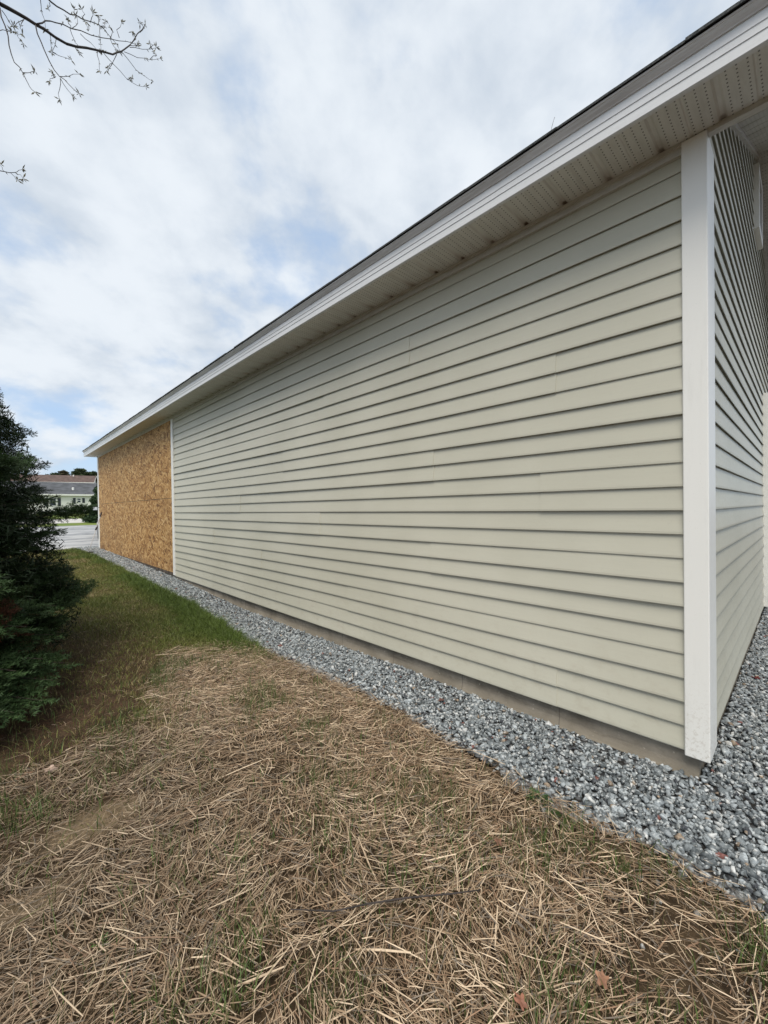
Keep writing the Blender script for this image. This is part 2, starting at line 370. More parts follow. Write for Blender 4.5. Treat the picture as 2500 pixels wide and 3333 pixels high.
# ------------------------------------------------------------------ garage
G = empty('garage', (XW, Y0, 0), 'long low garage with beige lap siding, white trim and a boarded-up end bay', 'garage')
GB = (XW, Y0, 0)
def gp(mb, name, mat, **k): return mb.build(name, mat, G, base=GB, **k)
CH = .1016; Z0 = .105; ZT = 2.606; YT = 6.97          # course height, siding bottom and top, trim strip
prof = [(.0150, .017), (.0035, .016), (.0026, .0010), (.0005, .0004), (-.0006, .003), (-.0004, .012), (.0045, .05), (.0125, CH+.0165)]   # inward offset, height
def seams_for(k):
    p = k//2
    base = {8: [.89], 5: [.958, 4.6], 6: [1.702, 5.3], 3: [1.716, 5.4], 7: [3.6], 4: [3.0], 2: [4.1], 1: [2.6], 9: [2.9], 10: [1.9, 5.6], 11: [4.4], 0: [.9, 4.9]}
    return base.get(p, [3.3])
def main_siding():
    mb = MB(); nco = int(math.ceil((ZT-Z0)/CH))
    for k in range(nco):
        zb = Z0+k*CH; cuts = [.33]+seams_for(k)+[YT+.03]
        for si in range(len(cuts)-1):
            ya, yb = cuts[si]-.002, cuts[si+1]+(.02 if si < len(cuts)-2 else 0)
            off = .0 if (si+k//2) % 2 == 0 else -.0036
            ny = max(2, int((yb-ya)/.22)); ys = np.linspace(ya, yb, ny)
            i0 = len(mb.v)
            for y in ys:
                wv = (float(vnoise(y*1.6, k//2*3.7, 3))-.5)*.0032 + (float(vnoise(y*.5, k*.25, 9))-.5)*.005
                dz = (float(vnoise(y*.8, k*2.1, 5))-.5)*.003
                for (o, z) in prof:
                    zz_ = min(zb+z+dz, ZT+.03) if z > .03 else zb+z+dz
                    mb.v.append((XW+o+off+wv, y, zz_))
            n = len(prof)
            for j in range(ny-1):
                for q in range(n-1): mb.f.append((i0+j*n+q, i0+j*n+q+1, i0+(j+1)*n+q+1, i0+(j+1)*n+q))
            mb.f.append(tuple(i0+q for q in range(n)))
            mb.f.append(tuple(i0+(ny-1)*n+q for q in range(n)))
    o = gp(mb, 'side_wall', M_SID); tag(o, 'beige horizontal lap siding'); return o
main_siding()
# gable geometry
XP = 4.93; SL = .48; ZE = 2.86                        # peak x, roof slope, rake-soffit height at XW
def zrake(x): return ZE+SL*((x-XW) if x < XP else (2*XP-x-XW))
def xr_at(z):                                          # x-range of the gable wall at height z
    if z <= ZE: return XW+.02, XR
    d = (z-ZE)/SL; return XW+d, 2*XP-XW-d
def gable_siding(yb, sgn, name):
    mb = MB(); k = 0
    while True:
        zb = Z0+k*CH; k += 1
        if xr_at(zb)[0] >= XP-.05: break
        i0 = len(mb.v); n = len(prof); NX = 24
        for t in np.linspace(0, 1, NX):
            for (o, z) in prof:
                a, b = xr_at(zb+z); a = min(a, XP); b = max(b, XP)
                x = a+(b-a)*t; wv = (float(vnoise(x*1.1, k//2*2.9, 31))-.5)*.003
                mb.v.append((x, yb+sgn*(o+wv), zb+z))
        for j in range(NX-1):
            for q in range(n-1): mb.f.append((i0+j*n+q, i0+j*n+q+1, i0+(j+1)*n+q+1, i0+(j+1)*n+q))
    o = gp(mb, name, M_SIDX); return o
tag(gable_siding(Y0, 1, 'gable_wall'), 'beige lap siding on the end wall')
mb = MB()      # wall cores and the hidden far sides
mb.box((XW+.014, .33, Z0), (XW+.10, YF-.02, 2.66)); mb.box((XW+.1, Y0+.02, Z0), (XR-.1, Y0+.1, 2.8)); mb.box((XR-.1, Y0+.02, Z0), (XR, YF-.02, 2.8)); mb.box((XW+.1, YF-.1, Z0), (XR-.1, YF-.02, 2.8))
gp(mb, 'wall_core', simple('painted_wall', (.5, .49, .42), .7))
mb = MB(); mb.extrude([(XW+.12, 2.8), (XR-.12, 2.8), (XP, zrake(XP)-.1)], lambda p: (p[0], YF-.12, p[1]), lambda p: (p[0], YF-.01, p[1])); gp(mb, 'far_gable', M_SIDX)
# foundation with a rough lower lip
mb = MB()
ys = np.arange(.31, YF+.05, .05); i0 = 0
for y in ys:
    n1_ = float(fbm(y*6, 1.1, 4)); zb_ = float(zg(y))
    mb.v += [(XW+.028, y, 2*0+Z0+.03), (XW+.026+.002*n1_, y, zb_+.05), (XW+.022-.004*n1_, y, zb_+.022*n1_+.004), (XW+.014-.018*n1_, y, zb_-.03), (XW+.3, y, zb_-.2)]
for j in range(len(ys)-1):
    for q in range(4): mb.f.append((j*5+q, (j+1)*5+q, (j+1)*5+q+1, j*5+q+1))
mb.f.append((0, 1, 2, 3, 4))
mb.box((XW+.034, .312, -.2), (XR-.03, Y0+.12, Z0+.012)); mb.box((XR-.25, Y0+.12, -.2), (XR-.02, YF-.02, Z0+.012)); mb.box((XW+.32, YF-.3, -.2), (XR-.25, YF-.02, Z0+.012))
gp(mb, 'foundation', M_CONC)
# starter strip / dark ledge under the siding
gp(MB().box((XW+.006, .34, Z0-.004), (XW+.014, YT, Z0+.006)), 'starter_strip', M_WHITE)
# corner post
mb = MB(); mb.box((XW-.012, .268, .088), (XW+.168, .354, 2.652)); o = gp(mb, 'corner_post', M_WHITE, bevel=.004); tag(o, 'white corner post')
# trims by the boarded bay
mb = MB(); mb.box((XW-.010, YT, .118), (XW+.03, YT+.095, 2.606)); gp(mb, 'trim_strip', M_WHITE, bevel=.003)
mb = MB(); mb.box((XW-.010, YF-.14, .16), (XW+.10, YF, 2.63)); gp(mb, 'trim_strip', M_WHITE, bevel=.003)
mb = MB(); mb.box((XW+.002, YT+.095, .108), (XW+.03, YF-.14, .150)); gp(mb, 'gap_strip', simple('gap_shade', (.10, .075, .055), .8, .4, 9, .5))  # dark-coloured strip standing in for the shaded gap under the sheets
for r_, (za, zb) in enumerate(((.152, 1.350), (1.358, 2.606))):
    yy = YT+.098; k = 0
    cuts = [yy, yy+2.44, yy+4.88, YF-.142] if r_ == 0 else [yy, yy+1.22, yy+3.66, YF-.142]
    for a, b in zip(cuts[:-1], cuts[1:]):
        mb = MB(); wv = .0015*random.random(); mb.box((XW-.0015-wv, a, za), (XW+.012, b-.003, zb)); gp(mb, 'sheathing_board', M_OSB)
# frieze (J-channel) at the top of the wall
mb = MB(); pr = [(XW+.02, ZT-.002), (XW-.010, ZT-.002), (XW-.010, ZT+.010), (XW-.004, ZT+.013), (XW-.004, ZT+.032), (XW-.012, ZT+.034), (XW-.012, 2.655), (XW+.02, 2.655)]
mb.extrude(pr, lambda p: (p[0], .352, p[1]), lambda p: (p[0], YF-.002, p[1])); gp(mb, 'frieze_trim', M_FRZ)
# eave soffit: grooved vented panels, from rake end to far end
YN, YE = -.12, 13.55; XF = 1.83; ZS = 2.655
def soffit(name, fa, fb, y0, y1, nrm_up):
    """fa(y), fb(y): the two edges of the soffit; grooves run between them"""
    mb = MB(); P = .2032; k0 = int(math.floor(y0/P)); ys = []
    for k in range(k0, int(y1/P)+2):
        for u, d in ((0.0, 0), (.008, .007), (.020, .007), (.028, 0), (.0016*0+.105, 0), (.109, .003), (.115, .003), (.119, 0)):
            ys.append((k*P+u*1.0, d))
    ys = [(y0, 0)]+[q for q in ys if y0 < q[0] < y1]+[(y1, 0)]
    for y, d in ys: a = fa(y); b = fb(y); mb.v += [(a[0], a[1], a[2]+d), (b[0], b[1], b[2]+d)]
    for j in range(len(ys)-1): mb.f.append((2*j, 2*j+1, 2*j+3, 2*j+2))
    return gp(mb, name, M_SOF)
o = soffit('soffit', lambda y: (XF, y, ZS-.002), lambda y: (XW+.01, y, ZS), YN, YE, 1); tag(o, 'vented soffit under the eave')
# fascia with two ribs, in lengths
mb = MB(); fpr = [(0, 0), (0, .036), (-.003, .039), (0, .042), (0, .066), (-.003, .069), (0, .072), (0, .105), (.02, .105), (.02, -.002), (.006, -.004)]
cuts = [YN, 1.06, 3.4, 6.2, 8.6, 11.0, YE]
for i, (a, b) in enumerate(zip(cuts[:-1], cuts[1:])):
    dx = -.0012 if i % 2 else 0; dzf = -.002 if i % 2 else 0
    mb.extrude([(XF+p[0]+dx, 2.648+p[1]+dzf) for p in fpr], lambda p: (p[0], a, p[1]), lambda p: (p[0], b+.01*(i < 5), p[1]))
gp(mb, 'fascia', M_FASC)
# drip edge: leans outwards under the shingles
mb = MB(); dpr = [(XF-.001, 2.7525), (XF-.006, 2.753), (XF-.008, 2.757), (XF-.017, 2.768), (XF-.022, 2.776), (XF-.025, 2.777), (XF-.027, 2.783), (XF+.02, 2.785), (XF+.02, 2.7525)]
cuts = [YN-.01, 1.0, 3.95, 6.9, 9.9, YE+.01]
for i, (a, b) in enumerate(zip(cuts[:-1], cuts[1:])):
    dx = -.0016 if i % 2 else 0
    mb.extrude([(p[0]+dx, p[1]-(.0012 if i % 2 else 0)) for p in dpr], lambda p: (p[0], a, p[1]), lambda p: (p[0], b+.012*(i < 4), p[1]))
gp(mb, 'drip_edge', M_DRIP)
# far end closure of the boxed eave
mb = MB(); mb.extrude([(XF, 2.65), (XW+.4, 2.65), (XW+.4, 2.95), (XF+.02, 2.80)], lambda p: (p[0], YE-.02, p[1]), lambda p: (p[0], YE+.002, p[1])); gp(mb, 'eave_return', M_FASC)
# roof: two slopes with shingle tabs
def roof():
    mb = MB(); xo = XF-.036; zo = 2.7855
    zt = lambda x: zo+SL*(x-xo)
    ridge = zt(XP)
    for side in (0, 1):
        mx = (lambda x: x) if side == 0 else (lambda x: 2*XP-x)
        L_ = XP-xo; ncr = int(L_/.127)
        for k in range(ncr+1):
            xa = xo+k*L_/(ncr+1); xb = xo+(k+1)*L_/(ncr+1)+.02
            if k == 0:
                y = YN-.02
                while y < YE+.02:
                    wd = random.uniform(.13, .30); yb = min(y+wd, YE+.02); t = random.choice((.009, .011, .012)); jx = random.uniform(-.003, .003)
                    mb.extrude([(xa+jx, zt(xa)), (xb, zt(xb)), (xb, zt(xb)+.004), (xa+jx, zt(xa)+t)], lambda p: (mx(p[0]), y, p[1]), lambda p: (mx(p[0]), yb-.0008, p[1])); y = yb
            else:
                mb.extrude([(xa, zt(xa)), (xb, zt(xb)), (xb, zt(xb)+.004), (xa, zt(xa)+.010)], lambda p: (mx(p[0]), YN-.02, p[1]), lambda p: (mx(p[0]), YE+.02, p[1]))
        # deck
        mb.extrude([(xo+.03, zt(xo+.03)-.016), (XP, zt(XP)-.016), (XP, zt(XP)-.001), (xo+.03, zt(xo+.03)-.001)], lambda p: (mx(p[0]), YN, p[1]), lambda p: (mx(p[0]), YE, p[1]))
    return gp(mb, 'roof', M_SHIN)
tag(roof(), 'dark asphalt shingle roof')
# rake soffits (near end), rake trims, rake fascia
def rake(side):
    mx = (lambda x: x) if side == 0 else (lambda x: 2*XP-x)
    mb = MB(); P = .2032; xs = []
    for k in range(0, 20):
        for u, d in ((0, 0), (.008, .007), (.02, .007), (.028, 0)): xs.append((XW+.001+k*P*.9+u, d))
    xs = [(XW+.001, 0)]+[q for q in xs if XW+.001 < q[0] < XP]+[(XP, 0)]
    for x, d in xs: z = zrake(x)+d; mb.v += [(mx(x), YN, z), (mx(x), Y0+.03, z)]
    for j in range(len(xs)-1): mb.f.append((2*j, 2*j+1, 2*j+3, 2*j+2))
    gp(mb, 'rake_soffit', M_SOFR)
    mb = MB(); mb.extrude([(XW+.0, zrake(XW)-.030), (XP, zrake(XP)-.030), (XP, zrake(XP)-.002), (XW+.0, zrake(XW)-.002)], lambda p: (mx(p[0]), Y0-.016, p[1]), lambda p: (mx(p[0]), Y0+.02, p[1])); gp(mb, 'rake_trim', M_FRZ)
    mb = MB(); mb.extrude([(XF-.03, zrake(XF)-.04), (XP, zrake(XP)-.04), (XP, zrake(XP)+.10), (XF-.03, zrake(XF)+.07)], lambda p: (mx(p[0]), YN-.02, p[1]), lambda p: (mx(p[0]), YN, p[1])); gp(mb, 'rake_fascia', M_FASC)
def rake_mat():
    m = Mat('rake_soffit_mat', .5); x, y, z = m.xyz()
    u = m.math('FRACT', m.math('DIVIDE', x, .2032)); row = m.math('ABSOLUTE', m.math('SUBTRACT', m.math('FRACT', m.math('MULTIPLY', u, 7)), .5))
    cy_ = m.math('ABSOLUTE', m.math('SUBTRACT', m.math('FRACT', m.math('DIVIDE', y, .019)), .5))
    d = m.math('MULTIPLY', m.math('LESS_THAN', row, .12), m.math('LESS_THAN', cy_, .2)); c = m.mix(m.rng(m.noise(scale=5, det=5), .35, .7), (.62, .60, .55), (.52, .50, .45))
    m.base(m.mix(m.math('MULTIPLY', d, .5), c, (.06, .055, .05))); return m.m
M_SOFR = rake_mat()
rake(0); rake(1)
# eave box end: trim bar running toward the rake and the closing board above it
mb = MB(); mb.box((XW-.008, YN, ZS-.020), (XW+.022, Y0-.018, ZS+.004)); gp(mb, 'return_trim', M_FRZ)
mb = MB(); mb.box((XW+.004, YN, ZS+.006), (XW+.016, Y0-.018, ZE-.002)); gp(mb, 'return_board', M_FRZ)
# gable window (white frame, proud of the siding)
wf = MB(); x0, x1, z0_, z1_ = 4.62, 5.04, 3.44, 3.97; ya, yb = Y0-.030, Y0+.02
wf.box((x0, ya, z0_), (x0+.06, yb, z1_)); wf.box((x1-.06, ya, z0_), (x1, yb, z1_)); wf.box((x0+.06, ya, z1_-.06), (x1-.06, yb, z1_)); wf.box((x0+.06, ya, z0_), (x1-.06, yb, z0_+.06))
wo = gp(wf, 'gable_window', M_WHITE); tag(wo, 'small white-framed gable window')
m = Mat('window_glass', .08); m.base((.03, .04, .05)); M_GLASS = m.m
mesh('pane', *(lambda q: (q.v, q.f))(MB().box((x0+.062, Y0-.012, z0_+.062), (x1-.062, Y0-.006, z1_-.062))), M_GLASS, wo, base=GB)
# overhead door frame at the end wall
dfm = MB(); dfm.box((5.60, Y0-.035, .10), (5.71, Y0+.02, 2.25)); dfm.box((7.35, Y0-.035, .10), (7.46, Y0+.02, 2.25)); dfm.box((5.71, Y0-.035, 2.14), (7.35, Y0+.02, 2.25))
do = gp(dfm, 'door', M_WHITE, bevel=.003); tag(do, 'white door frame on the end wall')
dp = MB()
for k in range(4): dp.box((5.712, Y0-.020, .10+k*.51), (7.348, Y0-.010, .10+(k+1)*.51-.004))
o = dp.build('door_panel', M_WHITE, do, base=GB)

# ------------------------------------------------------------------ gravel stones
def stone_protos(n=14):
    out_ = []
    for i in range(n):
        bm = bmesh.new(); r = random.Random(100+i)
        for k in range(12):
            th = r.uniform(0, 6.283); cz = r.uniform(-1, 1); s_ = math.sqrt(1-cz*cz); q = r.uniform(.80, 1.02)
            bm.verts.new((q*s_*math.cos(th), q*s_*math.sin(th)*.78, q*cz*.62))
        res = bmesh.ops.convex_hull(bm, input=bm.verts)
        bmesh.ops.delete(bm, geom=[v for v in bm.verts if not v.link_faces], context='VERTS')
        bmesh.ops.triangulate(bm, faces=bm.faces)
        bmesh.ops.bevel(bm, geom=list(bm.edges), offset=.07, segments=1, affect='EDGES', profile=.6) if False else None
        bm.verts.index_update(); out_.append((np.array([v.co[:] for v in bm.verts]), np.array([[v.index for v in f.verts] for f in bm.faces]))); bm.free()
    return out_
SP = stone_protos()
def rot_mats(n, tilt=1.0, yaw=None):
    a = rng.uniform(0, 2*np.pi, n) if yaw is None else yaw; b = rng.normal(0, tilt, n); c = rng.normal(0, tilt, n)
    ca, sa, cb, sb, cc, sc_ = np.cos(a), np.sin(a), np.cos(b), np.sin(b), np.cos(c), np.sin(c); z = np.zeros(n); o = np.ones(n)
    Rz = np.stack([ca, -sa, z, sa, ca, z, z, z, o], 1).reshape(n, 3, 3); Ry = np.stack([cb, z, sb, z, o, z, -sb, z, cb], 1).reshape(n, 3, 3); Rx = np.stack([o, z, z, z, cc, -sc_, z, sc_, cc], 1).reshape(n, 3, 3)
    return Rz@Ry@Rx
def scatter(name, protos, pid, pos, rot, scl, col, mat, parent=None):
    Vs, Fs, Cs = [], [], []; off = 0
    for k, (pv, pf) in enumerate(protos):
        s_ = np.where(pid == k)[0]
        if not len(s_): continue
        v = np.einsum('nij,vj->nvi', rot[s_], pv)*scl[s_][:, None, None]+pos[s_][:, None, :]
        nv = len(pv); Vs.append(v.reshape(-1, 3)); Fs.append((pf[None]+off+(np.arange(len(s_))*nv)[:, None, None]).reshape(-1, pf.shape[1])); Cs.append(np.repeat(col[s_], nv, 0)); off += nv*len(s_)
    return npmesh(name, np.concatenate(Vs), np.concatenate(Fs), mat, np.concatenate(Cs), parent)
def gravel():
    P = []
    def area(n, x0, x1, y0, y1, dens_edge=True, strip=True):
        x = rng.uniform(x0, x1, n); y = rng.uniform(y0, y1, n)
        e = edge_x(y)+(fbm(x*5, y*5, 3)-.5)*.16+rng.normal(0, .012, n); ok = x > e
        if strip: ok &= (x < XW+.015)|((y < .30)&(x < XW+.05))
        return x[ok], y[ok]
    for (n, a) in ((30000, (1.45, 2.15, .27, 4)), (30000, (1.5, 2.15, 4, 9)), (24000, (1.5, 2.15, 9, 14))):
        P.append(area(n, *a))
    x = rng.uniform(1.45, 8.5, 42000); y = rng.uniform(-.35, .30, 42000); e = edge_x(y)+(fbm(x*5, y*5, 3)-.5)*.16; ok = x > e; P.append((x[ok], y[ok]))
    x = rng.uniform(1.5, 5, 22000); y = rng.uniform(-2, -.35, 22000); P.append((x, y))
    x = np.array([1.487, 1.43, 1.464, 1.40, 1.35, 1.50, 1.51, 1.47, 1.52, 1.53, 1.38, 1.33, 1.22, 1.49, 1.44]); y = np.array([.494, .214, .319, .30, .25, .55, .70, .40, .9, 1.0, .12, .16, .30, .62, .36]); P.append((x, y)); nstray = len(x)
    x = np.concatenate([p[0] for p in P]); y = np.concatenate([p[1] for p in P]); n = len(x)
    size = np.exp(rng.normal(math.log(.0118), .34, n)).clip(.007, .028)
    size *= np.interp(y, [0, 5, 10], [1, 1.05, 1.2])
    h = (rng.uniform(0, 1, n)**1.4)*.024+.002
    h *= np.interp(x-edge_x(y), [-.05, .03, .15], [.35, .6, 1.0]); h[-nstray:] = .004; size[-nstray:] = rng.uniform(.007, .016, nstray)
    h += (fbm(x*3, y*3, 8)-.4)*.03*np.interp(x-edge_x(y), [0, .15], [0, 1])
    h -= .008*np.interp(XW+.02-x, [0, .25], [1.6, .5])*(x < XW+.05); pos = np.stack([x, y, zg(y)+h-.006], 1)
    t = rng.beta(1.2, 2.4, n); base = np.stack([.065+.52*t, .080+.56*t, .088+.58*t], 1)
    wh = rng.random(n) < .075; base[wh] = np.array([.66, .67, .66])*rng.uniform(.8, 1.1, (wh.sum(), 1))
    warm = rng.random(n) < .02; base[warm] = np.array([.34, .25, .17])*rng.uniform(.6, 1.2, (warm.sum(), 1))
    dk = rng.random(n) < .05; base[dk] = np.array([.03, .034, .045])
    rd = rng.random(n) < .004; base[rd] = (.20, .055, .04)
    base[-nstray:] = np.array([.62, .63, .62])*rng.uniform(.5, 1.1, (nstray, 1))
    # soil-stained at the border
    st = np.interp(x-edge_x(y), [0, .06], [.5, 0])[:, None]; base = base*(1-st)+np.array([.16, .13, .10])*st
    sc3 = size
    o = scatter('gravel', SP, rng.integers(0, len(SP), n), pos, rot_mats(n, .55), sc3, base, M_STONE)
    tag(o, 'loose grey crushed stone in the strip along the garage wall', 'gravel', kind='stuff')
gravel()

# ------------------------------------------------------------------ straw
BX = [-3, -1, -.5, 0, .3, .62, .8, 1.1, 1.5, 1.7]; BY = [1.4, 1.8, 2.1, 2.35, 2.4, 2.6, 3.05, 3.6, 3.4, 3.3]
def bnd(x): return np.interp(x, BX, BY)
def straw_dens(x, y):
    b = bnd(x)+(fbm(x*3, y*3, 21)-.5)*.5
    d = 1/(1+np.exp((y-b)*14))
    d *= 1/(1+np.exp((x-edge_x(y)+.02)*60))
    d *= np.clip(.55+2.4*(fbm(x*2.2, y*2.2, 123)-.28), .42, 1)
    d *= 1-.45*np.clip((.55-x)/.5, 0, 1)*np.clip((y-1.3)/.6, 0, 1)
    for cx_, cy_, rx, ry, k in ((.27, 1.87, .16, .10, .88), (.64, 2.45, .07, .12, .85), (.42, 2.10, .10, .05, .6), (1.44, .50, .08, .18, .6), (1.36, .24, .10, .12, .4), (1.52, .85, .06, .2, .5), (.0, 2.05, .3, .15, .5)):
        d *= 1-k*np.exp(-(((x-cx_)/rx)**2+((y-cy_)/ry)**2))
    return d
def ribbon_scatter(name, x, y, z, yaw, pitch, ln, wd, curl, col, mat, nseg=2, label=None, cat=None, vfold=.35, twist=None):
    n = len(x); V = np.zeros((n, (nseg+1)*3, 3)); ts = np.linspace(-.5, .5, nseg+1)
    dx, dy = np.cos(yaw), np.sin(yaw); cp, sp_ = np.cos(pitch), np.sin(pitch)
    tw = rng.uniform(-.9, .9, n) if twist is None else twist
    for i, t in enumerate(ts):
        s = t*ln; cu = curl*(t*t*4)*ln
        px = x+dx*s*cp-dy*cu; py = y+dy*s*cp+dx*cu; pz = z+sp_*s
        wx, wy, wz = -dy*np.cos(tw), dx*np.cos(tw), np.sin(tw); tp = wd*.5*(1-.35*abs(t)*2)
        V[:, i*3] = np.stack([px-wx*tp, py-wy*tp, pz-wz*tp], 1); V[:, i*3+1] = np.stack([px, py, pz+wd*vfold], 1); V[:, i*3+2] = np.stack([px+wx*tp, py+wy*tp, pz+wz*tp], 1)
    f = []
    for i in range(nseg):
        a = i*3; f += [(a, a+1, a+4, a+3), (a+1, a+2, a+5, a+4)]
    f = np.array(f); Fc = (f[None]+(np.arange(n)*(nseg+1)*3)[:, None, None]).reshape(-1, 4)
    o = npmesh(name, V.reshape(-1, 3), Fc, mat, np.repeat(col, (nseg+1)*3, 0)); tag(o, label, cat, kind='stuff'); return o
def straw():
    X = []; Y = []
    for n, (a, b, c, d) in ((84000, (-.15, 1.7, -.1, 3.7)), (24000, (-1.8, -.15, -.6, 2.6)), (8000, (-.15, 1.7, -1.2, -.1))):
        x = rng.uniform(a, b, n); y = rng.uniform(c, d, n); k = rng.random(n) < straw_dens(x, y); X.append(x[k]); Y.append(y[k])
    nm_ = sum(len(q) for q in X)
    # stray stalks on grass and gravel
    x = rng.uniform(-.2, 1.9, 900); y = rng.uniform(1.5, 5.5, 900); k = rng.random(900) < .6; X.append(x[k]); Y.append(y[k])
    x = np.concatenate(X); y = np.concatenate(Y); n = len(x)
    pref = fbm(x*1.7, y*1.7, 40)*6.283*1.6; yaw = np.where(rng.random(n) < .45, pref+rng.normal(0, .45, n), rng.uniform(0, 6.283, n))
    ln = np.exp(rng.normal(math.log(.044), .55, n)).clip(.012, .17); wd = np.exp(rng.normal(math.log(.0019), .35, n)).clip(.0009, .0042)*np.interp(ln, [.02, .12], [.85, 1.25])
    lay = rng.random(n); hump = fbm(x*4, y*4, 60)
    z = zg(y)+.003+lay*(.012+.030*hump); pitch = rng.normal(0, .13, n); z = np.maximum(z, zg(y)+.002+np.abs(np.sin(pitch))*ln*.5*.7)
    t = rng.random(n)[:, None]*.55+.45*lay[:, None]  # lower layers coloured darker, painting in the shade between stalks
    A = np.array([.055, .036, .022]); B = np.array([.28, .190, .115]); C = np.array([.74, .59, .42])
    col = np.where(t < .5, A+(B-A)*t*2, B+(C-B)*(t-.5)*2)
    # short broken chaff everywhere, bedded into the soil
    m2 = 52000; cx_ = rng.uniform(-.5, 1.62, m2); cy_ = rng.uniform(-.3, 3.6, m2); kk = (cx_ < edge_x(cy_)-.01)&(cy_ < bnd(cx_)+.15); cx_ = cx_[kk]; cy_ = cy_[kk]; m2 = len(cx_)
    cc_ = np.array([.24, .17, .10])*rng.uniform(.25, 1.9, (m2, 1)); cc_[rng.random(m2) < .2] = (.05, .035, .022)
    ribbon_scatter('straw_chaff', cx_, cy_, zg(cy_)-.006+rng.uniform(0, .010, m2), rng.uniform(0, 6.28, m2), rng.normal(0, .25, m2), rng.uniform(.004, .018, m2), rng.uniform(.001, .0034, m2), rng.normal(0, .1, m2), cc_, M_STRAW, 1, 'small broken bits of straw and crumbs of soil between the stalks', 'straw')
    g_ = rng.random(n) < .14; col[g_] = np.array([.17, .14, .11])*rng.uniform(.7, 1.3, (g_.sum(), 1))
    r_ = rng.random(n) < .08; col[r_] = np.array([.27, .165, .10])*rng.uniform(.7, 1.2, (r_.sum(), 1))
    tone = (fbm(x*1.1, y*1.1, 77)-.5)[:, None]; col = col*(1+tone*.45)
    left_shade = np.clip((1.1-x)*.5, 0, .35)[:, None]*np.clip((y-.4)/1.5, 0, 1)[:, None]; col = col*(1-left_shade)+left_shade*np.array([.16, .13, .095])  # straw tinted duller towards the left, its shadow put into the colour
    ribbon_scatter('straw', x, y, z, yaw, pitch, ln, wd, np.where(rng.random(n) < .12, rng.normal(0, .12, n), rng.normal(0, .018, n)), col, M_STRAW, 2, 'matted dry straw mulch spread over the bare soil', 'straw')
straw()

# ------------------------------------------------------------------ grass
def blades(name, x, y, h, wd, col, label, lean=.5):
    n = len(x); yaw = rng.uniform(0, 6.283, n); le = np.abs(rng.normal(0, lean, n))*h; z0 = zg(y)-.004
    lx, ly = np.cos(yaw)*le, np.sin(yaw)*le; a2 = rng.uniform(0, 6.283, n); wx, wy = np.cos(a2)*wd*.5, np.sin(a2)*wd*.5
    V = np.zeros((n, 6, 3)); dead = np.zeros(n)
    b = np.stack([x, y, z0], 1); m_ = np.stack([x+lx*.35, y+ly*.35, z0+h*.6], 1); t = np.stack([x+lx, y+ly, z0+h], 1); W = np.stack([wx, wy, np.zeros(n)], 1)
    V[:, 0] = b-W; V[:, 1] = b+W; V[:, 2] = m_+W*.85; V[:, 3] = m_-W*.85; V[:, 4] = t+W*.12; V[:, 5] = t-W*.12
    f = np.array([(0, 1, 2, 3), (3, 2, 4, 5)]); Fc = (f[None]+(np.arange(n)*6)[:, None, None]).reshape(-1, 4)
    C = np.repeat(col, 6, 0).reshape(n, 6, 3); C[:, :2] *= .9
    o = npmesh(name, V.reshape(-1, 3), Fc, M_GRASS, C.reshape(-1, 3)); tag(o, label, 'grass', kind='stuff')
